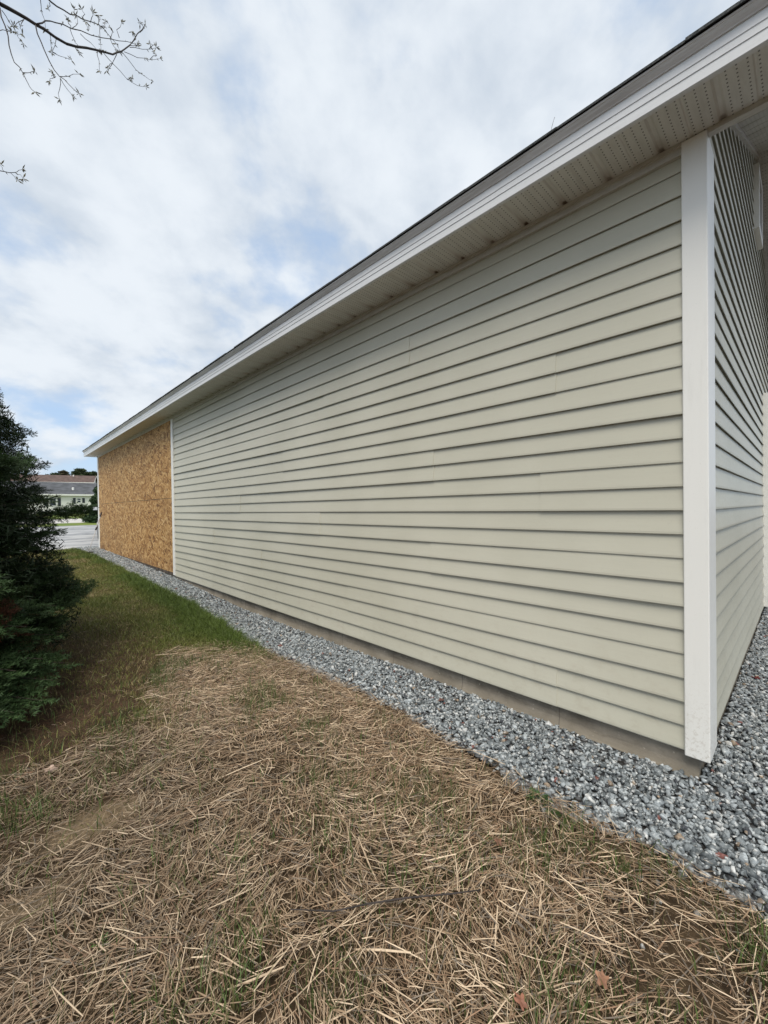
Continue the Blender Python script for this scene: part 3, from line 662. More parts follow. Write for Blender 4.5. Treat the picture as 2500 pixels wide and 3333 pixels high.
def lawn():
    X, Y = [], []
    for n, (a, b, c, d) in ((260000, (-.3, 1.95, 1.6, 5.2)), (130000, (-.6, 2.15, 5.2, 9)), (50000, (-.8, 2.2, 9, 13.6)), (40000, (-3.5, -.3, 1.6, 13))):
        x = rng.uniform(a, b, n); y = rng.uniform(c, d, n); e = edge_x(y)+(fbm(x*6, y*6, 90)-.5)*.10
        k = (x < e)&(rng.random(n) < 1/(1+np.exp(-(y-bnd(x)+.12-(fbm(x*3, y*3, 21)-.5)*.5)*6))); X.append(x[k]); Y.append(y[k])
    x = np.concatenate(X); y = np.concatenate(Y); n = len(x)
    q = fbm(x*1.6, y*1.6, 33); edge = np.exp(-((x-edge_x(y)+.06)/.20)**2)*np.interp(y, [3, 3.6, 6, 9], [.4, 1, .9, .5])
    fir = np.exp(-(((x+.9)**2+(y-4.2)**2)/2.2**2)**4)
    lush = np.clip(.08+edge*1.1+np.clip((q-.46)*2.4, 0, 1)*np.interp(y, [2.5, 3.6, 5], [.25, .55, .8])+np.exp(-(((x-1.2)/.5)**2+((y-4.4)/.7)**2))*.55, 0, 1)*(1-fir*.8)
    pat = fbm(x*2.3, y*2.3, 444)
    dead = rng.random(n) > np.clip(.32+.75*lush+(pat-.5)*1.2+np.exp(-(((x-.9)/.6)**2+((y-4.6)/.9)**2))*.3, .05, 1)
    h = np.where(dead, rng.uniform(.008, .030, n), rng.uniform(.014, .038, n)*(1+.9*edge+.5*lush)); wd = rng.uniform(.0016, .003, n)*np.interp(y, [2, 5, 9, 13], [.9, 1.3, 2.2, 3])
    col = np.where(dead[:, None], np.array([.33, .265, .125])*rng.uniform(.35, 1.25, (n, 1)), (np.array([.155, .165, .040])*(1-lush[:, None])+np.array([.085, .130, .022])*lush[:, None])*rng.uniform(.6, 1.5, (n, 1)))
    keep = (rng.random(n) > fir*.95)&((rng.random(n) > .72)|(x > .62-.25*np.clip(y-2.9, 0, 1)+(fbm(x*5, y*5, 8)-.5)*.3)|(y > 3.3))
    blades('lawn_grass', x[keep], y[keep], h[keep], wd[keep], col[keep], 'short green lawn grass with yellowed patches beside the gravel strip', 1.0)
    # sparse green shoots in the straw
    x = rng.uniform(-.4, 1.55, 60000); y = rng.uniform(-.2, 3.4, 60000); q = fbm(x*5, y*5, 55, 2); w_ = np.clip((q-.46)*4.5, 0, 1)*(x < edge_x(y)-.03)*(y < bnd(x)+.2)
    w_ *= np.interp(fbm(x*1.3, y*1.3, 71), [.38, .58], [.12, 1])
    w_ = np.maximum(w_, .6*np.exp(-(((x-.86)/.12)**2+((y-.36)/.10)**2))); w_ = np.maximum(w_, .6*np.exp(-(((x-.95)/.28)**2+((y-1.05)/.45)**2))*np.clip(q*2-.4, 0, 1)); w_ = np.maximum(w_, .07)
    k = rng.random(60000) < w_*.75; x = x[k]; y = y[k]; n = len(x)
    col = np.array([.075, .115, .030])*rng.uniform(.55, 1.5, (n, 1)); dl = rng.random(n) < .25; col[dl] = np.array([.15, .14, .06])
    blades('grass_shoots', x, y, rng.uniform(.038, .085, n), rng.uniform(.0016, .0034, n), col, 'thin green grass shoots coming up through the straw', .55)
lawn()

# clumps: leafy weed at the gravel edge, small weeds
def weed(x, y, r, n, label, col=(.035, .075, .02)):
    t = rng.uniform(0, 6.283, n); rr = r*np.sqrt(rng.random(n)); V = []; Fc = []
    z0 = float(zg(y))
    for i in range(n):
        a = t[i]; l = rng.uniform(.5, 1)*r*.9; up = rng.uniform(.15, .9); bx, by = x+math.cos(a)*rr[i]*.35, y+math.sin(a)*rr[i]*.35
        d = np.array([math.cos(a), math.sin(a), up]); d /= np.linalg.norm(d); s = np.array([-math.sin(a), math.cos(a), 0])*l*.17; b0 = np.array([bx, by, z0+.004])
        i0 = len(V); V += [b0, b0+d*l*.5+s, b0+d*l+np.array([0, 0, -.2*l]), b0+d*l*.5-s]; Fc.append((i0, i0+1, i0+2, i0+3))
    V = np.array(V); o = npmesh('weed', V-np.array([x, y, z0]), np.array(Fc), M_GRASS, np.tile(np.array(col), (len(V), 1))*np.repeat(rng.uniform(.6, 1.4, len(V)//4), 4)[:, None]); o.location = (x, y, z0); tag(o, label, 'weed', 'small weeds growing on the ground')
weed(1.535, .735, .055, 60, 'bushy low green weed on the straw and gravel border')
weed(1.50, .66, .035, 36, 'smaller green sprig just in front of the bushy border weed', (.045, .085, .02))
weed(.194, 1.315, .03, 12, 'small broad-leaved green weed alone in the straw, lower left', (.06, .15, .03))
def leaf(x, y, r, c, label, rz=0, z=.02):
    V = []; n = 18; z0 = float(zg(y))+z
    m_ = simple('leaf_'+str(int(c[0]*1000)), c, .7, .3, 60)
    V.append((0, 0, .004))
    for i in range(n):
        a = 2*math.pi*i/n; q = r*(.75+.25*math.cos(5*a)+.08*math.cos(11*a)); V.append((q*math.cos(a)*1.1, q*math.sin(a)*.8, .35*abs(math.sin(a))*r+.05*r*math.sin(3*a)))
    me = mesh('fallen_leaf', V+[(v[0], v[1], v[2]-.0006) for v in V], [(0, 1+i, 1+(i+1) % n) for i in range(n)]+[(n+1, n+2+(i+1) % n, n+2+i) for i in range(n)]+[(1+i, n+2+i, n+2+(i+1) % n, 1+(i+1) % n) for i in range(n)], m_, smooth=False)
    me.location = (x, y, z0); me.rotation_euler = (random.uniform(-.2, .2), random.uniform(-.2, .2), rz)
    tag(me, label, 'leaf', 'fallen leaves lying on straw and gravel')
leaf(1.027, .337, .022, (.33, .17, .10), 'pinkish tan dead leaf in the straw near the lower right', .3, .034)
leaf(.849, .452, .019, (.30, .13, .08), 'reddish tan dead leaf at the very bottom among grass shoots', 1.2, .034)
leaf(3.54, .221, .030, (.16, .02, .02), 'dark red leaf on the gravel right of the corner post', .5, .03)
leaf(1.874, 1.482, .022, (.12, .05, .035), 'dark brown leaf on the gravel beside the long wall', 2, .03)
leaf(.172, 2.345, .030, (.40, .29, .23), 'pale curled leaf on dark soil under the fir, the one farther right', 2.4, .012)
leaf(.088, 2.37, .032, (.24, .13, .08), 'brown curled leaf on dark soil under the fir, near the left edge', .4, .012)
leaf(1.21, .72, .018, (.20, .10, .06), 'small brown crumpled leaf in the straw at mid right', .9, .032)
# dark stick lying on the straw
mb = MB(); pts = [(.575, .99, .045), (.66, .905, .04), (.74, .85, .044), (.83, .79, .04), (.93, .70, .046), (1.0, .655, .040)]
o = mb.tube(pts, [.0012, .002, .0022, .0024, .0022, .0014], 6).build('stick', M_TWIG, smooth=True); tag(o, 'thin dark stick lying across the straw near the bottom centre', 'stick')

# ------------------------------------------------------------------ fir tree
def leafcloud(name, P, size, col, mat, parent=None, base=(0, 0, 0), asp=.35):
    n = len(P); A = rng.normal(size=(n, 3)); A /= np.linalg.norm(A, axis=1)[:, None]; B = np.cross(A, rng.normal(size=(n, 3))); B /= np.linalg.norm(B, axis=1)[:, None]
    s = (size*rng.uniform(.5, 1.3, n))[:, None]; V = np.stack([P-A*s*.3-B*s*asp, P-A*s*.3+B*s*asp, P+A*s*.9], 1).reshape(-1, 3)-np.array(base)
    return npmesh(name, V, np.arange(n*3).reshape(-1, 3), mat, np.repeat(col, 3, 0), parent)
def needle_row(p0, p1, n, nl, out_v, out_c, c, wd=.0034):
    """needles (one triangle each) along a twig"""
    d = p1-p0; L_ = np.linalg.norm(d); d = d/L_; s = np.cross(d, [0, 0, 1]); s /= max(np.linalg.norm(s), 1e-6); u = np.cross(s, d)
    t = (np.arange(n)+rng.random(n))/n; a = np.where(rng.random(n) < .5, 0.15, np.pi-.15)+rng.normal(0, .45, n)
    dirs = (np.cos(a)[:, None]*s+np.sin(a)[:, None]*u)+d*rng.uniform(.35, .8, n)[:, None]; dirs /= np.linalg.norm(dirs, axis=1)[:, None]
    b = p0+d*(t*L_)[:, None]; l = nl*rng.uniform(.75, 1.1, n)*(1-.35*t**3)
    wv = np.cross(dirs, rng.normal(size=(n, 3))*.4+u); wv /= np.linalg.norm(wv, axis=1)[:, None]
    V = np.stack([b-wv*wd, b+wv*wd, b+dirs*l[:, None]], 1); out_v.append(V.reshape(-1, 3)); cc = c*rng.uniform(.65, 1.35, (n, 1)); out_c.append(np.repeat(cc, 3, 0))
def spray_proto(seed, L_=.42):
    """fir spray along +x: flat-ish, side twigs lifted or drooping a little"""
    r = np.random.default_rng(seed); V, C = [], []; g1 = np.array([.020, .040, .016]); g2 = np.array([.040, .072, .022])
    axis = lambda t: np.array([L_*t, .02*math.sin(t*5+seed), -.05*t*t+.03*t**4])
    for i in range(5): needle_row(axis(i/5), axis((i+1)/5), 26, .036, V, C, g1*(1-i/5)+g2*(i/5))
    ns = 8
    for i in range(ns):
        t = .08+.84*i/ns
        for sd_ in (-1, 1):
            l = (L_*.55)*(1-t*.78)*r.uniform(.7, 1.2); an = sd_*R(r.uniform(38, 62)); b = axis(t); e = b+np.array([math.cos(an)*l, math.sin(an)*l, r.uniform(-.05, .05)])
            needle_row(b, e, int(10+l*190), .035, V, C, g1*.55+g2*.45)
            if l > .11:
                for q in (.45,):
                    for s2 in (-1, 1):
                        b2 = b+(e-b)*q; a2 = an+s2*R(48); l2 = l*.5; needle_row(b2, b2+np.array([math.cos(a2)*l2, math.sin(a2)*l2, r.uniform(-.02, .02)]), int(6+l2*190), .033, V, C, g1*.3+g2*.7)
    return np.concatenate(V), np.concatenate(C)
SPR = [spray_proto(200+i) for i in range(6)]
print('needles per spray', [len(a)//3 for a, b in SPR])
def basis(d, roll=0):
    d = nrm(d); s = np.cross([0, 0, 1], d); s = nrm(s); u = np.cross(d, s); c, s_ = math.cos(roll), math.sin(roll)
    return np.stack([d, s*c+u*s_, -s*s_+u*c], 1)
def place_sprays(name, items, parent, base, tint=None, mat=M_NEEDLE):
    Vs, Cs = [], []
    for (k, p, B, s, ct) in items:
        V, C = SPR[k]; Vs.append(V@(B*s).T+p-base); Cs.append(C*ct if tint is None else np.broadcast_to(np.array(tint), C.shape)*rng.uniform(.5, 1.4, (len(C)//3, 1)).repeat(3, 0))
    V = np.concatenate(Vs); C = np.concatenate(Cs); return npmesh(name, V, np.arange(len(V)).reshape(-1, 3), mat, C, parent)
rng = np.random.default_rng(22)
FX, FY, FH = -.94, 4.45, 3.9
def fir():
    T = empty('fir_tree', (FX, FY, .0), 'dark green fir with dense low boughs at the left edge', 'tree'); base = np.array([FX, FY, 0.])
    MB().tube([(0, 0, -.05), (.01, 0, 1.5), (0, .01, 3.2), (0, 0, FH)], [.10, .075, .045, .008], 10).build('trunk', M_BARK, T, smooth=True)
    items = []; dead = []; wood = MB(); nb = 0
    def R_at(z): return np.interp(z, [.05, .35, .75, 1.3, 1.8, 2.1, 2.4, 2.9, 3.5, FH], [1.45, 1.54, 1.44, 1.28, 1.16, .98, .90, .66, .34, .05])
    z = .10
    while z < FH-.05:
        nw = max(4, int(9*(1-z/FH*.5))); a0 = rng.uniform(0, 6.28)
        for j in range(nw):
            az = a0+j*6.283/nw+rng.normal(0, .15); zz_ = z+rng.uniform(-.04, .04)
            face = math.cos(az-R(-25))                     # side towards the garage and the camera
            Lb = float(R_at(zz_))*(rng.uniform(.74, 1.0)+(.16 if rng.random() < .16 and zz_ > 1.0 else 0))
            if Lb < .08: continue
            if face < -.25 and rng.random() < .6: continue
            dirh = np.array([math.cos(az), math.sin(az), 0.]); droop = np.interp(zz_, [0, .7, 2, 5], [.02, -.12, .05, .6])
            pt = lambda t: np.array([FX, FY, zz_])+dirh*Lb*t+np.array([0, 0, Lb*(droop*t+.12*t*t)])
            ptl = lambda t: pt(t)-base
            wood.tube([ptl(0), ptl(.35), ptl(.7), ptl(.98)], [.011*Lb+.004, .008*Lb+.003, .004*Lb+.002, .0012], 5); nb += 1
            nsp = max(2, int(Lb/.17)) if face > -.25 else max(2, int(Lb/.35))
            for q in range(nsp):
                t = .36+.62*(q+.5)/nsp; p = pt(t)
                for s2 in (-1, 1) if q < nsp-1 else (0, -1, 1):
                    an = az+s2*R(rng.uniform(22, 60)); s = rng.uniform(.55, .95)*np.interp(Lb, [.2, 1, 1.9], [.5, .85, 1.0])*(1.1-.35*t)
                    d = np.array([math.cos(an), math.sin(an), droop*.6+.18+rng.normal(0, .28)]); ct = rng.uniform(.6, 1.25)
                    if p[2]+d[2]*.42*s < .03: d[2] += .3
                    sd2 = math.degrees((az+math.pi) % (2*math.pi)-math.pi)
                    isdead = (.20 < p[2] < .66) and (-75 < sd2 < -15) and t < .85 and rng.random() < .45
                    (dead if isdead else items).append((int(rng.integers(0, 6)), p, basis(d, rng.normal(0, .6)), s, ct))
        z += np.interp(z, [0, 1, 3, 5], [.058, .060, .07, .10])
    # dense inner foliage behind the outer sprays
    ni = 260000; ti = rng.random(ni)**.8*(FH-.3)+.08; ri = np.sqrt(rng.random(ni))*np.array([float(R_at(q)) for q in np.linspace(0, FH, 64)])[(ti/FH*63).astype(int)]*.98; ai = rng.uniform(0, 6.283, ni)
    PI_ = np.stack([FX+ri*np.cos(ai), FY+ri*np.sin(ai), ti], 1)
    # near low boughs with fresh green tips
    for (tx, ty, tz, s) in ((.10, 2.92, .30, .95), (.02, 2.80, .18, .9), (.22, 3.05, .30, .8), (.16, 3.15, .48, .85), (.02, 2.95, .55, .9), (.30, 3.35, .36, .85), (.34, 3.6, .5, .8), (.05, 3.0, .75, .9), (.08, 2.70, .16, .9), (.20, 2.82, .14, .85), (-.02, 2.62, .24, .9), (.26, 3.0, .18, .9), (.36, 3.2, .20, .9), (.14, 2.95, .12, .9), (-.05, 2.85, .34, .95), (-.12, 2.72, .2, .9), (.38, 3.75, .28, .8)):
        tip = np.array([tx, ty, tz]); frm = np.array([FX, FY, tz+.05]); d = nrm(tip-frm); p = tip-d*.40*s; wood.tube([frm-base, (frm+p)*.5-base+np.array([0, 0, .02]), p-base, tip-d*.03-base], [.016, .010, .004, .001], 5)
        items.append((int(rng.integers(0, 5)), p, basis(d, rng.normal(0, .2)), s, 1.25))
        for s2 in (-1, 1): a_ = math.atan2(d[1], d[0])+s2*.75; dd = np.array([math.cos(a_), math.sin(a_), rng.normal(0, .1)]); items.append((int(rng.integers(0, 5)), p-d*.08, basis(dd, .2), s*.7, 1.05))
    for (tx, ty, tz, s) in ((.06, 3.2, .50, .7), (-.02, 3.05, .42, .6), (.10, 3.35, .6, .6), (.16, 3.4, .42, .6)):
        tip = np.array([tx, ty, tz]); frm = np.array([FX, FY, tz+.1]); d = nrm(tip-frm); dead.append((int(rng.integers(0, 5)), tip-d*.40*s, basis(d+np.array([0, 0, -.2]), .5), s, 1))
    c = place_sprays('crown', items, T, base)
    leafcloud('inner_foliage', PI_, .045, np.array([.016, .028, .012])*rng.uniform(.5, 1.4, (ni, 1)), M_NEEDLE, T, base, .10)
    wood.build('branches', M_BARK, T, smooth=True)
    dd = place_sprays('dead_boughs', dead, T, base, tint=(.095, .038, .020)); tag(dd, 'rusty brown dead boughs low in the fir')
    print('fir sprays', len(items), 'dead', len(dead), 'branches', nb)
fir()
# needle litter and dark soil beneath the fir
n = 60000; x = rng.uniform(-1.6, 1.0, n); y = rng.uniform(1.9, 5.4, n); d_ = np.hypot(x+.9, y-4.2); k = (rng.random(n) < np.interp(d_, [1.2, 2.15, 2.6], [1, .95, 0])); x = x[k]; y = y[k]; n = len(x)
col = np.array([.075, .034, .018])*rng.uniform(.5, 1.8, (n, 1)); ribbon_scatter('needle_litter', x, y, zg(y)-.004+rng.uniform(0, .012, n), rng.uniform(0, 6.28, n), rng.normal(0, .1, n), rng.uniform(.012, .035, n), rng.uniform(.0012, .002, n), rng.normal(0, .1, n), col, M_STRAW, 1, 'dark reddish brown needle litter under the fir', 'needle litter')

# ------------------------------------------------------------------ overhanging budding tree (trunk off to the left)
def ray_pt(px, py, yv):
    d = RW@np.array([px-1250, -(py-1666.5), -F]); t = (yv-CAMP[1])/d[1]; return CAMP+d*t
def budding():
    T = empty('budding_tree', (-2.7, 2.9, 0), 'bare branches with opening leaf buds hanging in at the top left', 'tree'); base = np.array([-2.7, 2.9, 0])
    MB().tube([(0, 0, -.1), (.05, .02, 2.0), (.0, .05, 4.0), (.1, 0, 6.5), (.05, .05, 8.5)], [.15, .13, .10, .06, .015], 10).build('trunk', M_BARK, T, smooth=True)
    S = .422                                   # traced outline -> photo pixels; every polyline gets its own distance
    K = lambda pts: [(a*S, b*S) for a, b in pts]
    tw = MB(); buds = MB(); rnd = random.Random(5)
    def poly(pts, r0, r1, y0, y1, bud=True, dens=1.0):
        P = [ray_pt(a, b, y0+(y1-y0)*i/(len(pts)-1)) for i, (a, b) in enumerate(pts)]
        # smooth by midpoint insertion
        Q = []
        for i in range(len(P)-1):
            Q.append(P[i]); m_ = (P[i]+P[i+1])/2+np.array([rnd.uniform(-1, 1) for _ in range(3)])*.006; Q.append(m_)
        Q.append(P[-1]); n_ = len(Q); tw.tube([q-base for q in Q], [r0+(r1-r0)*i/(n_-1) for i in range(n_)], 6)
        if bud:
            Ls = sum(np.linalg.norm(Q[i+1]-Q[i]) for i in range(n_-1)); nb = int(Ls/.075*dens)
            for k in range(nb):
                f = rnd.uniform(.35, 1)*(n_-1); i = min(int(f), n_-2); p = Q[i]+(Q[i+1]-Q[i])*(f-i); cluster(p, Q[i+1]-Q[i], rnd.choice((1, 2, 2, 3)), .016)
            cluster(Q[-1], Q[-1]-Q[-2], 6, .026)
        return Q
    def cluster(p, d, n, l):
        d = nrm(d)
        for _ in range(n):
            v = nrm(d*.8+np.array([rnd.gauss(0, .75), rnd.gauss(0, .5), rnd.gauss(0, .75)])); ll = l*rnd.uniform(.7, 1.4); s = nrm(np.cross(v, [rnd.gauss(0, 1), rnd.gauss(0, 1), rnd.gauss(0, 1)]))*ll*.11; u = np.cross(s, v)
            b = p-base; q = b+v*ll*.5; i = len(buds.v); buds.v += [tuple(b), tuple(q+s), tuple(q+u), tuple(q-s), tuple(q-u), tuple(b+v*ll)]
            buds.f += [(i, i+1, i+2), (i, i+2, i+3), (i, i+3, i+4), (i, i+4, i+1), (i+5, i+2, i+1), (i+5, i+3, i+2), (i+5, i+4, i+3), (i+5, i+1, i+4)]
    main = K([(0, 30), (130, 100), (270, 185), (430, 290), (590, 360), (740, 385), (870, 420), (940, 395), (1000, 350), (1060, 260), (1120, 190)])
    m0 = ray_pt(*main[0], 3.2)
    tw.tube([np.array([.04, 0, 3.6]), (m0-base)*.45+np.array([0, 0, 2.1]), m0-base+np.array([-.6, .0, .38]), m0-base], [.05, .032, .020, .0105], 8)
    poly(main, .0105, .0022, 3.2, 3.5, True, .5)
    poly(K([(285, 185), (350, 160), (430, 175), (550, 220), (700, 270), (850, 300), (980, 320), (1060, 350)]), .0042, .0014, 3.25, 3.7)
    l2 = ray_pt(340*S, -40*S, 3.1); tw.tube([m0-base+np.array([-.6, 0, .38]), m0-base+np.array([-.1, -.05, .42]), l2-base], [.016, .010, .005], 6)
    poly(K([(340, -40), (440, 50), (540, 110), (640, 150), (760, 190), (830, 260), (900, 340)]), .0046, .0014, 3.1, 3.6, True, 1.6)
    for pts in ([(0, 60), (40, 200), (70, 350), (110, 480), (180, 570), (230, 670), (270, 710)], [(275, 195), (320, 330), (380, 470), (460, 590), (530, 650), (610, 720)]): poly(K(pts), .0036, .0012, 3.2, 3.0, True, .7)
    for pts in ([(180, 560), (230, 560), (270, 548)], [(465, 600), (460, 690), (458, 765)], [(460, 590), (530, 588), (610, 572)], [(470, 610), (520, 690), (560, 745)], [(435, 295), (425, 350), (400, 410)], [(410, 405), (470, 435), (550, 460)],
                [(310, -20), (320, 90), (352, 222)], [(385, 260), (392, 330), (402, 395)], [(750, 395), (765, 470), (768, 545)], [(800, 410), (880, 500), (980, 610), (1060, 660), (1125, 668)], [(945, 405), (1050, 540), (1120, 590), (1180, 625)],
                [(960, 400), (1060, 445), (1150, 460), (1235, 452)], [(1000, 365), (1100, 380), (1205, 368)], [(540, 220), (570, 300), (600, 345), (604, 400)], [(620, 260), (700, 330), (760, 400)], [(770, 195), (772, 290), (780, 380)], [(900, 420), (865, 490), (822, 545)],
                [(850, 300), (880, 360), (925, 400)], [(185, 150), (130, 178), (105, 195)], [(185, 150), (155, 215), (172, 262)], [(15, 80), (70, 170), (120, 245), (180, 338)], [(590, 130), (570, 95), (572, 72)], [(640, 150), (655, 110), (632, 72)], [(700, 165), (710, 130), (712, 96)],
                [(760, 190), (770, 150), (762, 122)], [(850, 300), (870, 240), (848, 212)], [(920, 290), (900, 230), (940, 170)], [(550, 220), (530, 185), (528, 145)], [(560, 215), (600, 180), (585, 120)], [(685, 200), (680, 240), (660, 170)], [(780, 200), (810, 210), (815, 160)], [(1010, 340), (1050, 300), (1020, 245)], [(1080, 250), (1110, 215), (1080, 180)],
                [(1160, 455), (1210, 430), (1190, 400)], [(1150, 378), (1180, 350), (1160, 340)], [(1000, 350), (1060, 350), (1070, 330)], [(980, 610), (1010, 620), (1025, 600)], [(860, 490), (845, 505), (830, 520)], [(430, 590), (400, 605), (382, 625)], [(408, 560), (420, 590), (402, 555)], [(0, 235), (60, 240), (95, 245)], [(380, 20), (384, 50), (372, 68)]):
        poly(K(pts), .0020, .0009, 3.2+rnd.uniform(-.15, .25), 3.25+rnd.uniform(-.2, .4), True, .9)
    t0 = ray_pt(-60, 545, 3.1); tw.tube([np.array([.05, .02, 2.3]), (t0-base)*.5+np.array([0, 0, 1.35]), t0-base], [.03, .012, .003], 6)
    poly([(-60, 545), (0, 556), (30, 562), (55, 560), (72, 552)], .0026, .0010, 3.1, 3.1, True, 1.2)
    poly([(14, 558), (8, 545), (3, 535)], .0012, .0008, 3.1, 3.1); poly([(35, 563), (48, 575), (56, 586)], .0012, .0008, 3.1, 3.1); poly([(50, 562), (66, 568), (75, 580)], .0012, .0008, 3.1, 3.1)
    tw.build('branches', M_TWIG, T, smooth=True); buds.build('foliage', M_BUD, T)
budding()
# twig lodged at the roof edge
a = np.array([1.80, .80, 2.815]); p0 = ray_pt(1790, 442, .80); p1 = ray_pt(1797, 410, .81); p2 = ray_pt(1805, 382, .82); pm = (p0+p1)/2
mb = MB(); mb.tube([p0+np.array([.03, 0, -.03]), p0, p1, p2], [.0013, .0012, .0010, .0006], 5); mb.tube([p2+(p1-p2)*.2, p2+np.array([.006, .0, .006])], [.0007, .0004], 4)
o = mb.build('twig', M_TWIG, smooth=True); tag(o, 'single thin bare twig sticking up above the garage roof edge', 'twig')

# ------------------------------------------------------------------ leaning pole
gx = simple('pole_metal', (.50, .50, .50), .35, .15, 30)
pa = Vector((1.67, 12.0, .165)); pb = Vector((2.065, 12.70, 1.135)); T = empty('broom', tuple(pa), 'long-handled broom with a black grip leaning near the far wall corner', 'broom')
dv = pb-pa; pt = lambda t: tuple(dv*t)
MB().tube([pt(0), pt(.58)], [.0075, .0075], 8).build('shaft', gx, T, smooth=True)
MB().tube([pt(.58), pt(.9)], [.014, .014], 8).build('shaft', gx, T, smooth=True)
MB().tube([pt(.54), pt(.61)], [.018, .018], 8).build('collar', M_DARK, T, smooth=True)
MB().tube([pt(.88), pt(.90), pt(.99), pt(1.0)], [.015, .020, .019, .010], 10).build('grip', simple('black_rubber', (.03, .015, .015), .5), T, smooth=True)
hb = MB(); hb.box((-.10, -.02, -.015), (.10, .02, .02)); hb.build('brush_head', M_DARK, T, bevel=.005)

# ------------------------------------------------------------------ parked vehicle, just its edge shows past the far corner
def car():
    cx_, cy_ = 3.74, 18.0; z0 = float(zg(18.0)); T = empty('parked_car', (cx_, cy_, z0), 'silver-white car parked beyond the far garage corner', 'car', None, R(-8.6))
    paint = Mat('car_paint', .25); paint.base((.62, .64, .66)); paint.b.inputs['Coat Weight'].default_value = .6; paint = paint.m
    def loft(stn, name, mat, parent, bev=.0):
        mb = MB(); n = len(stn[0][1])
        for (y, pr) in stn: mb.v += [(p[0], y, p[1]) for p in pr]
        for j in range(len(stn)-1):
            for k in range(n): mb.f.append((j*n+k, j*n+(k+1) % n, (j+1)*n+(k+1) % n, (j+1)*n+k))
        mb.f.append(tuple(range(n))[::-1]); mb.f.append(tuple((len(stn)-1)*n+k for k in range(n))); o = mb.build(name, mat, parent, smooth=False)
        return o
    def ring(w_, zl, zh, tum=.0, r=.08): return [(-w_+r, zl), (w_-r, zl), (w_, zl+r), (w_+.01, (zl+zh)/2), (w_-tum, zh-r*.6), (w_-tum-r, zh), (-w_+tum+r, zh), (-w_+tum, zh-r*.6), (-w_-.01, (zl+zh)/2), (-w_, zl+r)]
    loft([(-2.25, ring(.78, .35, .85)), (-2.15, ring(.86, .25, .95)), (-1.2, ring(.90, .22, 1.0)), (.6, ring(.90, .22, .98)), (1.6, ring(.88, .22, .90)), (2.15, ring(.82, .26, .78)), (2.3, ring(.70, .34, .66))], 'body', paint, T)
    cab = loft([(-2.10, ring(.72, .93, 1.10, .05)), (-1.75, ring(.78, .95, 1.46, .10)), (-.3, ring(.80, .97, 1.52, .10)), (.35, ring(.78, .95, 1.44, .10)), (1.05, ring(.74, .86, 1.0, .05))], 'cabin', paint, T)
    gl = MB()
    for s in (-1, 1):
        for (a_, b_) in ((-1.6, -.75), (-.68, .25)): gl.quad((s*.812, a_, 1.02), (s*.812, b_, 1.02), (s*.735, b_-.05, 1.40), (s*.735, a_+.08, 1.40))
    gl.quad((-.6, -2.0, 1.12+.07), (.6, -2.0, 1.12+.07), (.55, -1.80, 1.43), (-.55, -1.80, 1.43)); gl.build('window', M_GLASS, T)
    tyre = simple('tyre', (.02, .02, .02), .85); rimm = simple('rim_metal', (.4, .4, .42), .35)
    for sx in (-1, 1):
        for yy in (-1.4, 1.4):
            w0 = MB(); w0.tube([(sx*.72, yy, .33), (sx*.76, yy, .33), (sx*.92, yy, .33), (sx*.94, yy, .33)], [.30, .33, .33, .30], 24); wo = w0.build('wheel', tyre, T); MB().tube([(sx*.93, yy, .33), (sx*.95, yy, .33)], [.20, .18], 16).build('rim', rimm, wo)
    for sx in (-1, 1):
        MB().box((sx*.74-.1, -2.235, .68), (sx*.74+.1, -2.15, .88)).build('taillight', simple('red_lens', (.35, .02, .02), .2), T, bevel=.01); MB().box((sx*.60-.12, 2.18, .56), (sx*.60+.12, 2.27, .66)).build('headlight', M_WHITE, T, bevel=.01)
        MB().box((sx*.98-.08, .35, 1.0), (sx*.98+.06, .47, 1.12)).build('mirror', paint, T, bevel=.02)
car()

